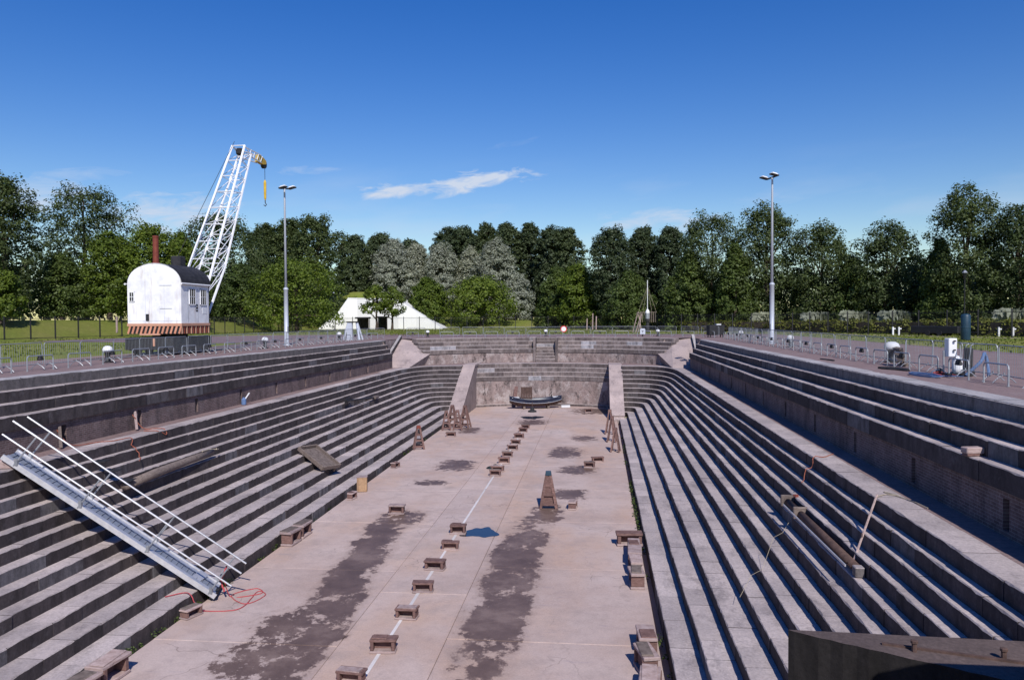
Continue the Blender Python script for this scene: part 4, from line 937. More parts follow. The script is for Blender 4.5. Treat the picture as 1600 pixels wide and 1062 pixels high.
# old spar on the left steps
tag(MB().tube([(-16.72, 25.9, -3.88), (-16.78, 28.0, -3.82), (-16.86, 31.0, -3.80), (-16.88, 32.6, -3.78)], [.15, .17, .15, .11], 10).build('timber_spar', 'woodgrey', None, True), 'thick weathered timber spar lying on the left steps beside the gangway', 'spar')
tag(MB().tube([(-16.82, 31.6, -3.6), (-16.95, 32.4, -3.66), (-16.8, 33.0, -3.74), (-16.7, 32.6, -3.66)], .03, 6).build('rope_end', 'tan'), 'frayed tan rope around the end of the timber spar', 'rope')
od = thing('dark_oar', 'dark oar like pole with forked end on the far left steps', 'oar', (0, 0, 0))
MB().tube([(-16.95, 51.2, -3.5), (-16.8, 58.3, -3.95)], .07, 8).build('pole', 'black', od)
MB().prism([(51.0, -3.66), (52.6, -3.62), (52.2, -3.3), (51.0, -3.38)], 0, -17.0, -16.93).build('blade', 'black', od)
MB().box((-16.8, 57.7, -3.9), (.3, .9, .2), bev=.03).build('fork', 'woodgrey', od)
# blue mats under the gangway
for i, (x, z) in enumerate(((-17.35, -2.93), (-17.05, -3.30), (-16.65, -3.68))):
    tag(MB().box((x+.02, 25.55+.2*i, z+.012), (.42, .5, .02), Matrix.Rotation(.2, 3, 'Z')).build('rubber_mat', 'dark'), '%s dark rubber mat from the top beside the gangway' % ordinal(i), 'mat', 'rubber mats by the gangway')
# pipe on the right steps
pp = thing('rusty_pipe', 'long rusty flanged pipe lying on the right steps', 'pipe', (0, 0, 0))
MB().tube([(6.0, 18.9, -3.90), (5.98, 25.4, -3.88)], .105, 12).build('pipe_tube', 'rust', pp, True)
for y in (23.9, 25.5): MB().box((5.98, y, -3.86), (.42, .12, .36), bev=.02).build('flange', 'woodgrey', pp)
MB().box((6.0, 18.75, -3.94), (.22, .25, .24), bev=.02).build('pipe_end', 'concrete', pp)
MB().bar((5.75, 18.9, -3.86), (5.72, 24.9, -3.86), .03, .05).build('guide_rod', 'alu', pp)
for q in (.06, .5): MB().box((6.2, 25.5-q*.5, -3.72+.1*q), (.1, .08, .12)).build('red_valve', 'redbrown', pp)
# leaning pole on the right
lp_ = thing('leaning_pole', 'pale wooden pole leaning over the upper right steps', 'pole', (0, 0, 0))
MB().tube([(6.02, 19.3, -4.0), (6.88, 20.15, -2.45)], .028, 6).build('pole', 'woodtop', lp_)
MB().bar((6.3, 19.45, -3.32), (6.42, 19.8, -3.32), .03).build('peg', 'rust', lp_)
tag(MB().box((8.32, 18.4, -1.03), (.42, .24, .14), Matrix.Rotation(.2, 3, 'Z'), bev=.02).build('timber_block', 'woodtop'), 'upper of two timber blocks on the high right step', 'timber block')
tag(MB().box((8.30, 18.38, -1.125), (.36, .2, .05), Matrix.Rotation(.25, 3, 'Z'), bev=.01).build('timber_block', 'wood'), 'thin timber block under another on the high right step', 'timber block')
tag(MB().tube([(5.98, 24.6, -4.03), (5.4, 23.6, -4.38), (5.05, 23.2, -4.42), (4.6, 22.5, -5.14), (4.2, 22.0, -5.15), (3.8, 21.5, -5.6)], .006, 5).build('thin_rope', 'tan'), 'thin pale rope trailing from the rusty pipe down the right steps', 'rope')

# ropes -----------------------------------------------------------------
def wiggle(pts, n=8, amp=.04, seed=1, zamp=.0):
    rr = random.Random(seed); out = []; P_ = [Vector(p) for p in pts]
    for i in range(len(P_)-1):
        p0, p1, p2, p3 = P_[max(i-1, 0)], P_[i], P_[i+1], P_[min(i+2, len(P_)-1)]
        for k in range(n):
            t = k/n; q = .5*((2*p1)+(-p0+p2)*t+(2*p0-5*p1+4*p2-p3)*t*t+(-p0+3*p1-3*p2+p3)*t**3)
            out.append(q+Vector((rr.uniform(-amp, amp), rr.uniform(-amp, amp), rr.uniform(0, zamp))))
    return out+[P_[-1]]
z0 = zf(23)+.025
tag(MB().tube(wiggle([(-12.1, 24.0, -6.5), (-12.0, 24.2, z0), (-11.6, 24.2, z0), (-11.1, 24.6, z0), (-11.5, 25.0, z0), (-12.0, 24.3, z0), (-11.2, 23.6, z0), (-10.9, 24.4, z0), (-11.3, 24.7, z0), (-11.2, 23.2, z0), (-12.1, 22.9, z0), (-12.45, 22.9, z0+.1), (-12.7, 23.0, -6.62), (-13.1, 23.3, -6.66), (-13.5, 22.9, -6.66)], 8, .008), .016, 5).build('red_rope', 'redrope'), 'red rope looped on the floor at the foot of the gangway', 'rope')
tag(MB().tube(wiggle([(-12.0, 24.0, -6.0), (-12.1, 23.9, -6.3), (-12.2, 24.0, -6.5), (-12.05, 23.9, -6.8)], 8, .02), .03, 5).build('red_rope', 'redrope'), 'red lashing knotted round the lower gangway rail', 'rope')
tag(MB().tube(wiggle([(-19.25, 25.9, -1.9), (-19.0, 26.3, -2.5), (-18.6, 27.2, -2.54), (-18.2, 27.6, -2.54), (-17.9, 28.2, -2.52), (-17.85, 28.15, -2.8), (-17.65, 28.1, -2.9), (-17.4, 28.0, -3.25), (-17.2, 27.6, -3.28)], 6, .03), .018, 5).build('orange_rope', 'orrope'), 'orange rope trailing from the wall over the left ledge by the gangway', 'rope')
tag(MB().tube(wiggle([(-19.2, 30.4, -1.9), (-18.95, 30.7, -2.5), (-18.5, 30.9, -2.54), (-18.0, 30.7, -2.53), (-17.86, 30.6, -2.75), (-18.0, 30.2, -2.54), (-18.6, 30.2, -2.54)], 6, .03), .018, 5).build('orange_rope', 'orrope'), 'orange rope coiled below the second wall slot on the left ledge', 'rope')
tag(MB().tube(wiggle([(7.7, 26.6, -2.54), (7.2, 26.0, -2.54), (6.9, 25.9, -2.52), (6.82, 25.85, -2.85), (6.6, 25.7, -2.9), (6.5, 25.6, -3.2), (6.4, 25.5, -3.28)], 6, .015), .014, 5).build('orange_rope', 'orrope'), 'orange rope hanging over the right ledge', 'rope')
tag(MB().tube(wiggle([(6.9, 20.2, -2.53), (7.2, 20.6, -2.54), (7.5, 20.5, -2.54), (7.3, 20.9, -2.54), (7.6, 20.0, -2.54), (7.7, 19.2, -2.54)], 6, .02), .012, 5).build('brown_rope', 'tan'), 'thin brown rope at the top of the leaning pole', 'rope')
# plank props on the left ledge
for i, (y, lab) in enumerate(((25.9, 'short plank leaning in the wall slot beside the gangway top'), (30.5, 'short pale plank leaning in the second wall slot on the left'))):
    tag(MB().bar((-19.0, y-.15, -2.52), (-19.26, y+.15, -1.8), .1, .05).build('plank', 'woodgrey' if i == 0 else 'woodtop'), lab, 'plank')
jg = thing('water_bottle', 'small blue and white can on the left ledge', 'can', (-19.0, 40.2, -2.56))
MB().lathe([(.12, 0), (.13, .05), (.13, .28), (.06, .36), (.06, .4)], 10).build('can_body', 'bluehose', jg); MB().bar((.05, .05, .3), (.2, .25, .62), .05).build('handle', 'white', jg)

# ------------------------------------------------------------------ boat at the head
bt = thing('wooden_boat', 'small dark blue wooden boat with white rails on the floor by the end wall', 'boat', (-6.1, 76.4, zf(76)), R(14))
def hull_pts(n=13):
    st = []
    for i in range(n):
        u = -1+2*i/(n-1); L = 2.45*u; w = .82*max(.0, 1-abs(u)**2.6)**.75+.02; sh = .95+.28*abs(u)**2.2; kl = .22+.38*abs(u)**4
        st.append((L*(1+.06*abs(u)), w, sh, kl))
    return st
H = hull_pts(); hm = MB(); cols = 9
vs = []
for (L, w, sh, kl) in H:
    for k in range(cols):
        a = math.pi*(k/(cols-1)); x = -math.cos(a); zz = kl+(sh-kl)*(abs(x)**2.2); vs.append((L, w*math.copysign(abs(x)**.7, x), zz))
fs = [(i*cols+k, i*cols+k+1, (i+1)*cols+k+1, (i+1)*cols+k) for i in range(len(H)-1) for k in range(cols-1)]
hm.v = vs; hm.f = fs; hm.mi = [1 if 2 <= (f[0] % cols) <= 5 else 0 for f in fs]
hm.build('hull', ['hull', 'rust'], bt, True)
for s_ in (-1, 1):
    MB().tube([(L, s_*w, sh) for (L, w, sh, kl) in H], .04, 6).build('gunwale', 'hull', bt)
    MB().tube([(L, s_*(w*.97+.02), sh-.36) for (L, w, sh, kl) in H], .02, 5).build('rubbing_strake', 'lampgrey', bt)
for L in (-1.3, 0, 1.2): MB().box((L, 0, .68), (.25, 1.3, .05)).build('thwart', 'woodgrey', bt)
MB().box((2.0, 0, 1.12), (.6, .6, .05)).build('foredeck', 'white', bt); MB().box((-2.0, 0, 1.12), (.7, .6, .05)).build('aft_deck', 'white', bt)
MB().tube([(1.6, .1, .9), (1.6, .1, 1.35)], .05, 6).build('bow_post', 'black', bt)
for L in (-1.2, 1.2): MB().box((L, 0, .14), (.2, 1.0, .28)).build('chock', 'woodgrey', bt)
pl = thing('wooden_pallet', 'dark wooden crate standing upright on the boat stern', 'crate', (-7.0, 76.5, zf(76)+.62), R(10))
for i in range(7): MB().box((-.5+i*.165, 0, .75), (.13, .03, 1.5)).build('slat', 'rust', pl)
for z in (.2, .75, 1.3): MB().box((0, .05, z), (1.15, .06, .1)).build('crossbar', 'wood', pl)
MB().box((0, .03, 1.15), (1.1, .02, .62)).build('back_panel', 'rust', pl)
tag(MB().bar((-8.35, 77.1, zf(77)), (-8.2, 78.4, zf(77)+2.0), .35, .06).build('plank', 'wood'), 'brown plank leaning against the niche wall left of the boat', 'plank')
an = thing('mooring_stone', 'small dark mossy anchor stone in front of the boat', 'anchor stone', (-6.2, 73.6, zf(73)+.01))
MB().lathe([(.42, 0), (.40, .12), (.2, .2), (.16, .45), (.05, .5)], 10).build('stone_base', 'dark', an); MB().tube([(0, 0, .45), (0, 0, .95)], .03, 6).build('iron_pin', 'rust', an)
tag(MB().box((-3.2, 77.3, zf(77)+.12), (.9, .3, .24), Matrix.Rotation(.2, 3, 'Z'), bev=.03).build('white_fender', 'white'), 'white fender block beside the boat bow', 'fender')
# puddles
def puddle(x, y, a, b, lab, seed):
    rr = random.Random(seed); vs = []; n = 48; ph = [rr.uniform(0, 6.28) for _ in range(4)]
    for i in range(n):
        t = 2*math.pi*i/n; k = 1+.2*math.sin(2*t+ph[0])+.16*math.sin(3*t+ph[1])+.1*math.sin(5*t+ph[2])+.07*math.sin(8*t+ph[3]); xx, yy_ = x+a*k*math.cos(t), y+b*k*math.sin(t); vs.append((xx, yy_, zf(yy_)+.009))
    tag(MB().add(vs, [tuple(range(n))]).build('puddle', 'water'), lab, 'puddle')
puddle(-4.95, 32.4, .62, .85, 'blue sky reflecting puddle beside a keel block on the line', 3)
puddle(-6.2, 46.3, .45, 1.0, 'small puddle left of the far keel block group', 5)
puddle(-5.9, 69.5, .8, 1.2, 'dark puddle beyond the last keel blocks near the boat', 8)

# ------------------------------------------------------------------ quay clutter
pm = thing('pump_unit', 'white switch box above a pump on a wheeled cart on the right quay', 'pump', (11.5, 27.0, 0), R(10)); pm.scale = (.84, .84, .84)
MB().box((0, 0, 1.12), (.34, .3, .72), bev=.02).build('switch_box', 'white', pm)
for z in (1.0, 1.35): MB().lathe([(.05, 0), (.05, .05)], 8, (.02, -.22, z)).build('socket', 'dark', pm)
for x in (-.22, .22): MB().box((x, .1, .5), (.05, .05, 1.0)).build('stand_leg', 'steel', pm)
MB().lathe([(.17, .12), (.19, .3), (.18, .62), (.1, .78), (.05, .8)], 12, (.24, -.05, 0)).build('pressure_tank', 'white', pm, True)
MB().box((.2, 0, .1), (1.0, .55, .06)).build('cart_frame', 'black', pm)
for x, y in ((.62, -.3), (.62, .3), (-.25, .3)): MB().tube([(x, y-.04, .15), (x, y+.04, .15)], .15, 12).build('cart_wheel', 'dark', pm)
MB().box((.75, .05, .65), (.25, .3, .9), bev=.04).build('motor', 'black', pm)
for y in (-.15, .15): MB().tube([(.6, y, .1), (.72, y, 1.2), (.85, y, 1.25)], .02, 6).build('cart_handle', 'steel', pm)
for i in range(3): MB().tube(wiggle([(-.4-.06*i, -.2, .05), (-.6, .1+.1*i, .12), (-.3, .2, .05+.1*i), (-.2, -.2, .1), (.1, -.3, .04)], 5, .03, i), .012, 5).build('red_cable' if i < 2 else 'blue_cable', 'redrope' if i < 2 else 'bluehose', pm)
tag(MB().tube(wiggle([(11.9, 26.8, .05), (12.3, 26.7, .5), (12.5, 26.9, .75), (12.6, 26.9, .4), (12.5, 26.6, .05)], 6, .005), .05, 8).build('blue_hose', 'bluehose'), 'blue hose arched over behind the pump cart', 'hose')
hs = []
for k in range(3):
    a_ = .9+.1*k
    for i in range(12): t = 2*math.pi*i/12; hs.append((10.6+.28*math.sin(t)*a_+.03*k, 26.9+1.0*math.cos(t)*a_, .03+.02*k))
tag(MB().tube(hs+[(11.0, 26.6, .04), (11.6, 26.3, .04)], .014, 5).build('blue_hose', 'bluehose'), 'flat coil of blue hose on the right quay edge', 'hose')
tag(MB().tube(wiggle([(10.6, 30.6, .03), (10.9, 30.0, .03), (11.1, 29.4, .03), (11.0, 29.9, .04), (10.6, 30.9, .04), (11.0, 30.5, .05), (11.15, 29.6, .05)], 6, .02), .04, 6).build('black_cable', 'dark'), 'black cable heaped on the right quay', 'cable')
tag(MB().tube(wiggle([(10.3, 37.6, .03), (10.45, 36.9, .03), (10.5, 36.2, .03), (10.35, 36.8, .04)], 5, .02), .03, 6).build('black_cable', 'dark'), 'short black cable farther along the right quay', 'cable')
pt = thing('pallet_stack', 'wooden pallet leaning on edge beside a bollard on the right quay', 'pallet', (12.0, 32.8, 0), R(78))
for i in range(7): MB().bar((-.75+i*.25, -.18, .02), (-.75+i*.25, .05, .72), .16, .025, (1, 0, 0)).build('slat', 'woodgrey', pt)
for q in (.08, .5, .92): MB().bar((-.85, -.14+.23*q, .06+.66*q), (.85, -.14+.23*q, .06+.66*q), .09, .06).build('crossbar', 'woodgrey', pt)
tk = thing('blue_tank', 'upright blue green cylinder tank on the right lawn', 'tank', (30.2, 68.2, 0))
MB().lathe([(.34, 0), (.37, .06), (.37, 2.0), (.32, 2.12), (.12, 2.18)], 18).build('tank_body', 'teal', tk, True); MB().lathe([(.37, 1.0), (.385, 1.02), (.385, 1.08), (.37, 1.1)], 18).build('tank_band', 'teal', tk)
tr = thing('black_trailer', 'long low black trailer in front of the hedge on the right', 'trailer', (34.8, 84.5, 0), R(-62))
MB().box((0, 0, .62), (5.6, 1.5, .75), bev=.06).build('trailer_body', 'black', tr); MB().bar((2.7, 0, .45), (4.2, 0, .4), .1).build('drawbar', 'black', tr)
for x in (-.7, .7):
    for y in (-.7, .7): MB().tube([(x, y-.1, .3), (x, y+.1, .3)], .3, 12).build('wheel', 'dark', tr)
for i, (x, y) in enumerate(((31.0, 86.4), (31.6, 86.4), (38.6, 80.3), (39.7, 79.9))):
    t = thing('hydrant_post', '%s white marker post from the left before the right hedge' % ordinal(i), 'post', (x, y, 0), 0, 'white marker posts by the hedge')
    MB().box((0, 0, .45), (.16, .16, .9), bev=.02).build('post_body', 'white', t); MB().box((.15, 0, .72), (.2, .1, .12)).build('spout', 'white', t)
sg_ = thing('no_vehicles_sign', 'round white sign with red rim on a barrier above the stairs', 'sign', (-3.75, 86.6, 0))
MB().tube([(0, 0, 0), (0, 0, 1.1)], .03, 6).build('sign_post', 'steel', sg_)
MB().tube([(0, -.06, .85), (0, -.04, .85)], .36, 24).build('red_rim', 'red', sg_); MB().tube([(0, -.065, .85), (0, -.058, .85)], .26, 24).build('white_disc', 'white', sg_)
gs = thing('marker_stone', 'pale grey rounded marker plate above the far wall at right', 'marker', (4.85, 86.0, 0))
MB().prism([(-.28, .25), (.28, .25), (.28, .75), (.2, .88), (-.2, .88), (-.28, .75)], 1, -.05, .05).build('plate', 'lampgrey', gs); MB().box((0, 0, .13), (.14, .1, .26)).build('plate_post', 'dark', gs)
MB().box((0, -.055, .6), (.2, .012, .05)).build('dark_mark', 'dark', gs); MB().box((.0, -.056, .5), (.04, .012, .2)).build('dark_mark', 'dark', gs)
gf = thing('steel_frame_stand', 'pale grey steel frame stand at the far left quay corner', 'frame', (-24.2, 75.3, 0), R(-8))
for s_ in (-1, 1):
    MB().bar((s_*.85, -.3, 0), (s_*.45, 0, 1.75), .16).build('frame_leg', 'lampgrey', gf); MB().bar((s_*.85, .5, 0), (s_*.45, .1, 1.75), .16).build('frame_leg', 'lampgrey', gf)
MB().box((-.25, -.05, .9), (.6, .3, 1.8), None, (.8, .8)).build('front_panel', 'lampgrey', gf); MB().box((0, .05, 1.78), (1.15, .5, .12)).build('frame_head', 'dark', gf)
bb = thing('black_cabinet', 'black cabinet behind the barriers at the far right corner', 'cabinet', (11.9, 81.2, 0), R(20))
MB().box((0, 0, .75), (1.7, .7, 1.0), bev=.04).build('cabinet_body', 'black', bb)
for x in (-.7, .7):
    for y in (-.25, .25): MB().box((x, y, .12), (.08, .08, .26)).build('leg', 'black', bb)
MB().box((.3, 0, 1.3), (.5, .3, .12)).build('white_cover', 'white', bb)
by = thing('buoy_mast', 'black buoy with white cap and tall thin mast behind the far barriers', 'buoy', (7.0, 112, 0)); by.scale = (.72, .72, .92)
MB().lathe([(.5, 0), (.45, .5), (.3, 1.6), (.45, 1.65), (.45, 2.0), (.4, 2.1)], 12).build('buoy_body', 'black', by)
MB().lathe([(.42, 2.1), (.42, 2.9), (.40, 2.95)], 10).build('buoy_cage', 'steel', by); MB().lathe([(.42, 2.95), (.42, 3.1), (.22, 3.5), (.05, 3.6)], 12).build('white_cap', 'white', by)
MB().tube([(0, 0, 3.5), (0, 0, 8.0)], .07, 6).build('mast', 'white', by)
for a_ in (-1.8, -.9, .9, 1.8): MB().tube([(0, 0, 7.0), (a_, .3, 3.0)], .02, 4).build('stay', 'tan', by)
MB().box((.9, .5, 2.7), (2.6, 1.0, 1.4)).build('cargo_net', 'woodgrey', by) if False else None
for i in range(9): MB().box((-1.3+.36*i, .8, 2.35), (.12, .1, 1.6)).build('net_post', 'woodgrey', by)
MB().bar((-1.5, .8, 3.1), (1.8, .8, 3.1), .08).build('net_rail', 'woodgrey', by); MB().box((0, .8, .75), (.3, .3, 1.5)).build('rack_foot', 'woodgrey', by)
af = thing('timber_shears', 'pale timber shear legs leaning together left of the mast', 'shear legs', (5.6, 112, 0)); af.scale = (.75, .75, .9)
for (a_, b_) in (((-.9, 0, 0), (.1, 0, 3.2)), ((.75, .2, 0), (.15, .1, 3.2)), ((.1, -.5, 0), (.75, 0, 2.9)), ((-.3, .6, 0), (.7, .1, 2.9))): MB().tube([a_, b_], .09, 6).build('shear_leg', 'woodtop', af)
MB().box((.3, 0, 3.0), (1.0, .2, .2)).build('head_beam', 'woodgrey', af)
for i, (x, h) in enumerate(((-4.3+3.4, 2.9), (-1.7+1.4, 2.4), (-1.9, 2.0))):
    tag(MB().tube([(x, 137, 0), (x+.05, 137, h)], .1, 6).build('tree_stake', 'woodtop'), '%s pale tree stake in front of the hedge start' % ['tall', 'middle', 'short'][i], 'stake', 'tree stakes')
tag(MB().tube([(-62.6, 96, .5), (-62.6, 96, 2.6)], .14, 6).build('tree_stake', 'woodtop'), 'brown post behind the left fence beside the bank', 'stake')
tag(MB().tube([(-59.2, 96.5, .3), (-59.2, 96.5, 1.5)], .12, 6).build('tree_stake', 'woodtop'), 'short pale post behind the left fence', 'stake')

# ------------------------------------------------------------------ vegetation
def leaf_mesh(name, C, Nrm, size, mat):
    n = len(C); t = rng.normal(size=(n, 3)); u = np.cross(Nrm, t); u /= np.linalg.norm(u, axis=1)[:, None]+1e-9; w = np.cross(Nrm, u)
    s = (size*rng.uniform(.6, 1.25, n))[:, None]; a = u*s*.5; b = w*s*.34
    V = np.stack([C-a, C+b*1.0+a*.1, C+a, C-b+a*.1], 1).reshape(-1, 3)
    me = bpy.data.meshes.new(name); me.vertices.add(4*n); me.vertices.foreach_set('co', V.ravel().astype(np.float32))
    me.loops.add(4*n); me.loops.foreach_set('vertex_index', np.arange(4*n, dtype=np.int32))
    me.polygons.add(n); me.polygons.foreach_set('loop_start', np.arange(0, 4*n, 4, dtype=np.int32)); me.polygons.foreach_set('loop_total', np.full(n, 4, np.int32))
    me.materials.append(MAT[mat]); me.update(calc_edges=True); return me
def clumps(cent, rad, per, ccen, upb=.45):
    n = len(cent); d = rng.normal(size=(n, per, 3)); d /= np.linalg.norm(d, axis=2)[:, :, None]; rr = rng.uniform(.35, 1.05, (n, per, 1))**.6
    off_ = d*rr*np.asarray(rad).reshape(-1, 1, 1)*np.array([1, 1, .72]); P_ = cent[:, None, :]+off_
    o = P_-ccen; o = o/(np.linalg.norm(o, axis=2)[:, :, None]+1e-6)
    N_ = d*.7+o*.45+np.array([0, 0, upb])+rng.normal(size=d.shape)*.42; N_ /= np.linalg.norm(N_, axis=2)[:, :, None]
    return P_.reshape(-1, 3), N_.reshape(-1, 3)
def crown(h, w, kind, depth, seed):
    global rng
    rng = np.random.default_rng(seed)
    base = {'D': .05, 'P': .14, 'L': .12, 'M': .03, 'W': .08, 'Y': .38}[kind]*h
    prof_ = {'D': ([0, .12, .35, .62, .82, .94, 1], [.7, .9, 1, .97, .84, .62, .28]), 'P': ([0, .15, .4, .7, .88, 1], [.55, .85, 1, 1, .82, .3]),
             'L': ([0, .15, .4, .65, .85, 1], [.8, 1, 1, .92, .72, .25]), 'M': ([0, .2, .5, .75, 1], [.85, 1, .9, .62, .12]),
             'W': ([0, .2, .5, .75, .9, 1], [.8, 1, .92, .7, .45, .12]), 'Y': ([0, .2, .5, .8, 1], [.6, 1, .9, .6, .15])}[kind]
    area = 2.6*w*(h-base); rc = max(.55, .075*w+.42) * (.9 if kind != 'P' else .85)
    nc = int(np.clip({'D': 1.5, 'P': 1.45, 'L': 1.9, 'M': 1.8, 'W': 2.1, 'Y': 2.1}[kind]*area/(rc*rc*1.5), 90, 560))
    if kind == 'Y': nc = int(nc*.3)
    t = rng.uniform(0, 1, nc)**.85; an = rng.uniform(0, 2*math.pi, nc); k1, k2 = rng.uniform(0, 6.28, 2)
    lob = 1+.16*np.sin(3*an+k1+4*t)+.13*np.sin(5*an+k2-7*t)+rng.normal(0, .08, nc)
    rad = np.interp(t, *prof_)*lob*np.where(rng.uniform(0, 1, nc) < .72, rng.uniform(.74, 1.0, nc), rng.uniform(.1, .74, nc))
    # a few leaders poke out of the top
    zc = base+t*(h-base)*np.where(t > .8, rng.uniform(.92, 1.02, nc), 1)-rc*.45
    C_ = np.stack([np.cos(an)*rad*(w/2-rc*.35), np.sin(an)*rad*(w/2-rc*.35), zc], 1)
    rads = rc*rng.uniform(.6, 1.25, nc); per = 50 if kind != 'W' else 64
    P_, N_ = clumps(C_, rads, per, np.array([0, 0, base+(h-base)*.4]), .5)
    if kind in 'DP':   # upright tufts: pull leaves upwards a little at the tips
        P_[:, 2] += np.abs(rng.normal(0, .25, len(P_)))*.8
    size = np.clip(depth/360, .25, .56)*(1.0 if kind != 'W' else .78)
    return P_, N_, size, base, C_
def tree(x, y, top, w, kind, label, seed, group=None):
    g0 = float(ground_h(x, y)); h = top-g0+.2
    t = thing({'D': 'poplar_tree', 'P': 'poplar_tree', 'L': 'lime_tree', 'M': 'broadleaf_tree', 'W': 'willow_tree', 'Y': 'young_tree'}[kind], label, 'tree', (x, y, g0), 0, group)
    P_, N_, size, base, C_ = crown(h, w, kind, math.hypot(x, y), seed)
    ob('crown', leaf_mesh('crown', P_, N_, size, 'leaf'+{'Y': 'L'}.get(kind, kind)), t)
    rr = random.Random(seed); tk_ = MB(); r0 = .018*h+.06; n = 6; pts = [(rr.uniform(-.15, .15)*i*.4, rr.uniform(-.15, .15)*i*.4, h*.86*i/n) for i in range(n+1)]
    tk_.tube(pts, [r0*(1.25 if i == 0 else 1)*(1-i/(n+1))+.03 for i in range(n+1)], 7)
    for i in range(7):
        c = C_[rr.randrange(len(C_))]; z0_ = min(h*.8, max(h*.15, c[2]*.6)); k_ = min(n-1, int(z0_/(h*.86)*n)); a_ = Vector(pts[k_]).lerp(Vector(pts[k_+1]), .5)
        tk_.tube([a_, Vector((c[0]*.5, c[1]*.5, (a_.z+c[2])/2+.2)), Vector(c)], [r0*.4, r0*.26, r0*.1], 5)
    tk_.build('trunk', 'bark', t)
TREES = [(-75.0,92.0,20.5,7.7,'D','tall dark poplar cut by the left picture edge'),(-84.3,95.0,21.9,10.1,'D','dark poplar beyond the left picture edge'),(-70.8,86.0,8.3,4.6,'L','small lime green tree at the left picture edge'),
(-82.3,118.0,23.7,15.5,'D','broad dark poplar standing left of the crane'),(-73.2,100.0,11.4,7.0,'M','mid green tree in front of the broad dark poplar'),(-68.8,104.0,14.7,8.6,'L','bright lime green tree left of the crane chimney'),
(-64.3,107.0,16.0,10.2,'L','lime green tree directly behind the crane chimney'),(-62.4,112.0,15.2,5.8,'L','yellowish green tree between chimney and boom'),(-75.1,150.0,23.7,18.6,'D','big dark poplar behind the crane boom'),
(-69.4,128.0,13.2,8.8,'M','mid green tree behind the crane roof'),(-64.1,135.0,12.3,9.2,'M','mid green tree between boom and left lamp post'),(-51.7,130.0,12.9,15.4,'L','large round lime green tree behind the left lamp post'),
(-71.0,175.0,25.1,10.4,'D','dark poplar just left of the left lamp post top'),(-62.6,170.0,25.3,13.6,'D','dark poplar just right of the left lamp post top'),(-78.9,178.0,24.6,9.1,'D','dark poplar right of the crane boom'),
(-62.0,195.0,23.3,9.0,'P','far poplar above the left end of the tent'),(-59.2,210.0,26.0,10.5,'P','far poplar behind the leftmost silver willow'),(-51.6,212.0,23.8,8.0,'P','slim far poplar between the first two silver willows'),
(-51.9,196.0,22.6,12.3,'W','first silver willow from the left behind the tent'),(-46.5,198.0,21.7,10.2,'W','second silver willow from the left behind the tent'),(-39.4,196.0,21.7,11.7,'W','third silver willow from the left'),(-32.3,198.0,20.6,9.0,'W','fourth silver willow from the left'),(-25.3,195.0,22.2,12.5,'W','tallest silver willow on the right of the willow row'),(-20.4,194.0,13.7,8.8,'W','low silver willow at the right end of the willow row'),
(-42.7,222.0,28.2,9.6,'P','first of six far poplars behind the willows, from the left'),(-37.9,218.0,28.3,9.9,'P','second of six far poplars behind the willows, from the left'),(-31.6,222.0,29.2,9.2,'P','third of six far poplars behind the willows, from the left'),(-25.2,218.0,28.8,9.3,'P','fourth of six far poplars behind the willows, from the left'),(-18.9,220.0,28.7,9.4,'P','fifth of six far poplars behind the willows, from the left'),(-12.3,212.0,26.6,9.5,'P','sixth of six far poplars, left of the sky gap'),(-8.3,210.0,26.0,8.6,'P','far poplar bordering the left side of the sky gap'),
(-26.9,178.0,12.1,16.5,'L','wide lime green tree with leaning trunk on the far lawn'),(-37.9,172.0,11.2,8.3,'L','slender lime green tree at the right end of the tent'),(-43.9,152.0,9.0,7.4,'Y','left of two thin young trees in front of the tent'),(-41.0,153.0,8.6,6.7,'Y','right of two thin young trees in front of the tent'),
(-8.5,165.0,12.8,9.4,'M','mid green tree below the far poplars left of the sky gap'),(-3.7,158.0,12.8,10.0,'L','lime green tree below the sky gap'),(.6,165.0,12.1,7.4,'M','mid green tree just right of the sky gap'),(2.6,152.0,19.8,8.1,'P','poplar bordering the right side of the sky gap'),(8.9,156.0,19.8,6.8,'P','slim poplar above the mast'),(13.9,152.0,19.1,7.3,'P','poplar right of the mast'),(5.8,140.0,10.2,10.2,'M','mid green tree behind the shear legs'),
(14.7,128.0,12.7,8.2,'M','mid green tree left of the large maple row'),(18.4,130.0,18.9,11.6,'D','leftmost large dark tree of the right row'),(25.8,124.0,19.3,10.6,'D','large dark tree behind the right lamp post'),(20.9,122.0,13.1,6.8,'M','mid green tree between two large dark trees left of the right lamp'),(32.8,120.0,15.8,9.3,'D','dark tree right of the right lamp post'),(39.9,114.0,15.0,9.6,'D','rounded dark tree in the middle of the right side'),(36.6,117.0,10.7,6.4,'M','lower tree between two rounded dark trees at right'),(44.8,114.0,9.0,5.3,'M','low tree left of the tallest right tree'),
(45.3,102.0,18.0,8.5,'D','tallest dark tree near the right picture edge'),(42.9,104.0,11.8,4.6,'M','side crown tree left of the tallest right tree'),(49.8,99.0,15.2,8.4,'D','dark tree cut by the right picture edge'),(54.5,97.0,16.3,7.4,'D','dark tree beyond the right picture edge')]
for i, (x, y, top, w, kd, lab) in enumerate(TREES): tree(x, y, top, w, kd, lab, 100+i, 'trees round the dry dock')
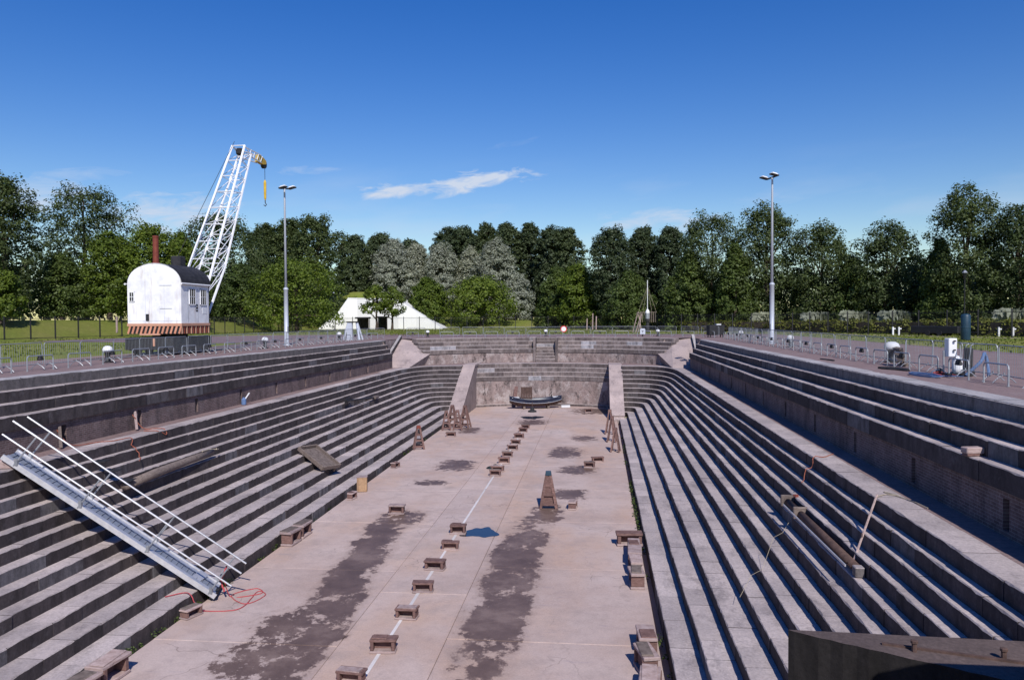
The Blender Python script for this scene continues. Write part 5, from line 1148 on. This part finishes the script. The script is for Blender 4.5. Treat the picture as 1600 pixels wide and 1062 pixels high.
# undergrowth behind the fences, one dark mass of shrubs
def shrub_band(name, pts, hh, thick, n, mat, label, cat=None, kind=None, per=30, rc=(.6, 1.1), size=.4, seed=1, parent=None):
    global rng
    rng = np.random.default_rng(seed); pts = np.array(pts, float); seg = np.linalg.norm(np.diff(pts, axis=0), axis=1); cum = np.concatenate([[0], np.cumsum(seg)])
    s_ = rng.uniform(0, cum[-1], n); X_ = np.interp(s_, cum, pts[:, 0]); Y_ = np.interp(s_, cum, pts[:, 1])
    X_ += rng.uniform(-1, 1, n)*thick*.5; Y_ += rng.uniform(-1, 1, n)*thick*.5
    hl_ = hh*(1+.25*np.sin(s_*.35)+.18*np.sin(s_*.9+1)) if kind else np.full(n, hh); Z_ = ground_h(X_, Y_)+hl_*rng.uniform(.05, 1, n)**.7-.3
    P_, N_ = clumps(np.stack([X_, Y_, Z_], 1), rng.uniform(*rc, n), per, np.array([X_.mean(), Y_.mean(), -20.]), .5)
    o = ob(name, leaf_mesh(name, P_, N_, size, mat), parent)
    if parent is None: tag(o, label, cat, None, kind)
    return o
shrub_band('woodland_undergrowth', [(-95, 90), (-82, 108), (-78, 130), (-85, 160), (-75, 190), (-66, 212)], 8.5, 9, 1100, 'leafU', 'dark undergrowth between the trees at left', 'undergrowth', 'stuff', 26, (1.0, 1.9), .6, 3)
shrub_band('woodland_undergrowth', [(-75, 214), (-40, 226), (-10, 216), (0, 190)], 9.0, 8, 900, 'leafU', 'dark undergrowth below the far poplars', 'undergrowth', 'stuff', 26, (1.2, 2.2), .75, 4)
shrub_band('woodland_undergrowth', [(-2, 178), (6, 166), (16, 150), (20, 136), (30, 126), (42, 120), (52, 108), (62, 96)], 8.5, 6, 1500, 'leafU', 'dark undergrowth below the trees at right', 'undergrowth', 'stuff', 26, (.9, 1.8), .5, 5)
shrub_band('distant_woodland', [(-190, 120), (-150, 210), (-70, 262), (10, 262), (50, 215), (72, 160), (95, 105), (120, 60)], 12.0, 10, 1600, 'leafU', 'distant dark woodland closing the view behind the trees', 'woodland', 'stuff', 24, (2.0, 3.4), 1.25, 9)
hg = thing('hedge', 'long clipped yellow green hedge behind the right fence', 'hedge', (0, 0, 0))
hp = [(-1, 146), (8.5, 140), (15, 124), (27, 110), (33, 99), (40.5, 82), (47, 68)]
shrub_band('hedge_leaves', hp, 1.75, 1.8, 1100, 'leafH', '', None, None, 26, (.4, .62), .3, 6, hg)
cm = MB()
for a, b in zip(hp[:-1], hp[1:]): cm.bar((a[0], a[1], .75), (b[0], b[1], .75), 1.2, 1.2)
cm.build('hedge_stems', 'bark', hg)
for i, (x, y) in enumerate(((30.0, 112.5), (33.4, 106.5), (36.6, 101.5), (24.0, 117.0), (43.6, 88), (47, 80))):
    t = thing('tall_grass', '%s pale feathery grass tuft from the left behind the hedge' % ordinal([1, 2, 3, 0, 4, 5][i]), 'grass tuft', (x, y, 0), 0, 'grass tufts behind the hedge')
    rng = np.random.default_rng(50+i); n = 260; a_ = rng.uniform(0, 6.28, n); r_ = rng.uniform(0, 1.5, n)**.8; hh_ = rng.uniform(1.6, 3.2, n)
    C_ = np.stack([np.cos(a_)*r_*1.3, np.sin(a_)*r_, hh_*.6+.6], 1); N_ = np.stack([np.cos(a_+1), np.sin(a_+1)-.4, rng.uniform(-.1, .3, n)], 1); N_ /= np.linalg.norm(N_, axis=1)[:, None]
    ob('blades', leaf_mesh('blades', C_, N_, .9, 'leafW'), t)
# weeds in the gutters along the floor
rng = np.random.default_rng(77)
for x, spans, nm in ((XC-7.27, [(17, 24.5, 34), (24.5, 36, 18), (40, 60, 8)], 'left'), (XC+7.25, [(19, 33, 8), (33, 43, 40), (45, 62, 8)], 'right')):
    cs = []
    for a_, b_, n in spans:
        yy_ = rng.uniform(a_, b_, n); cs.append(np.stack([x+rng.uniform(-.08, .08, n), yy_, zf(yy_)+rng.uniform(-.12, .08, n)], 1))
    cs = np.concatenate(cs); P_, N_ = clumps(cs, rng.uniform(.08, .2, len(cs)), 22, cs.mean(0)-np.array([0, 0, 5]), .6)
    tag(ob('gutter_weeds', leaf_mesh('gutter_weeds', P_, N_, .08, 'leafM')), 'green weeds growing in the gutter along the %s floor edge' % nm, 'weeds', None, 'stuff')
# rough grass blades along paving edges so that the lawn has a nap
n = 26000
X_ = rng.uniform(-60, 40, n); Y_ = rng.uniform(40, 160, n); keep = ~((X_ > -32.2) & (X_ < 21.5) & (Y_ < 98.5)) & ~((X_ < -32) & (X_ > -56) & (Y_ > 62) & (Y_ < 106)); X_, Y_ = X_[keep], Y_[keep]
C_ = np.stack([X_, Y_, ground_h(X_, Y_)+.02], 1); N_ = rng.normal(size=C_.shape)*np.array([1, 1, .25]); N_[:, 1] -= .6; N_ /= np.linalg.norm(N_, axis=1)[:, None]
tag(ob('lawn_blades', leaf_mesh('lawn_blades', C_, N_, .22, 'leafG')), 'short rough grass blades on the lawns round the dock', 'grass', None, 'stuff')
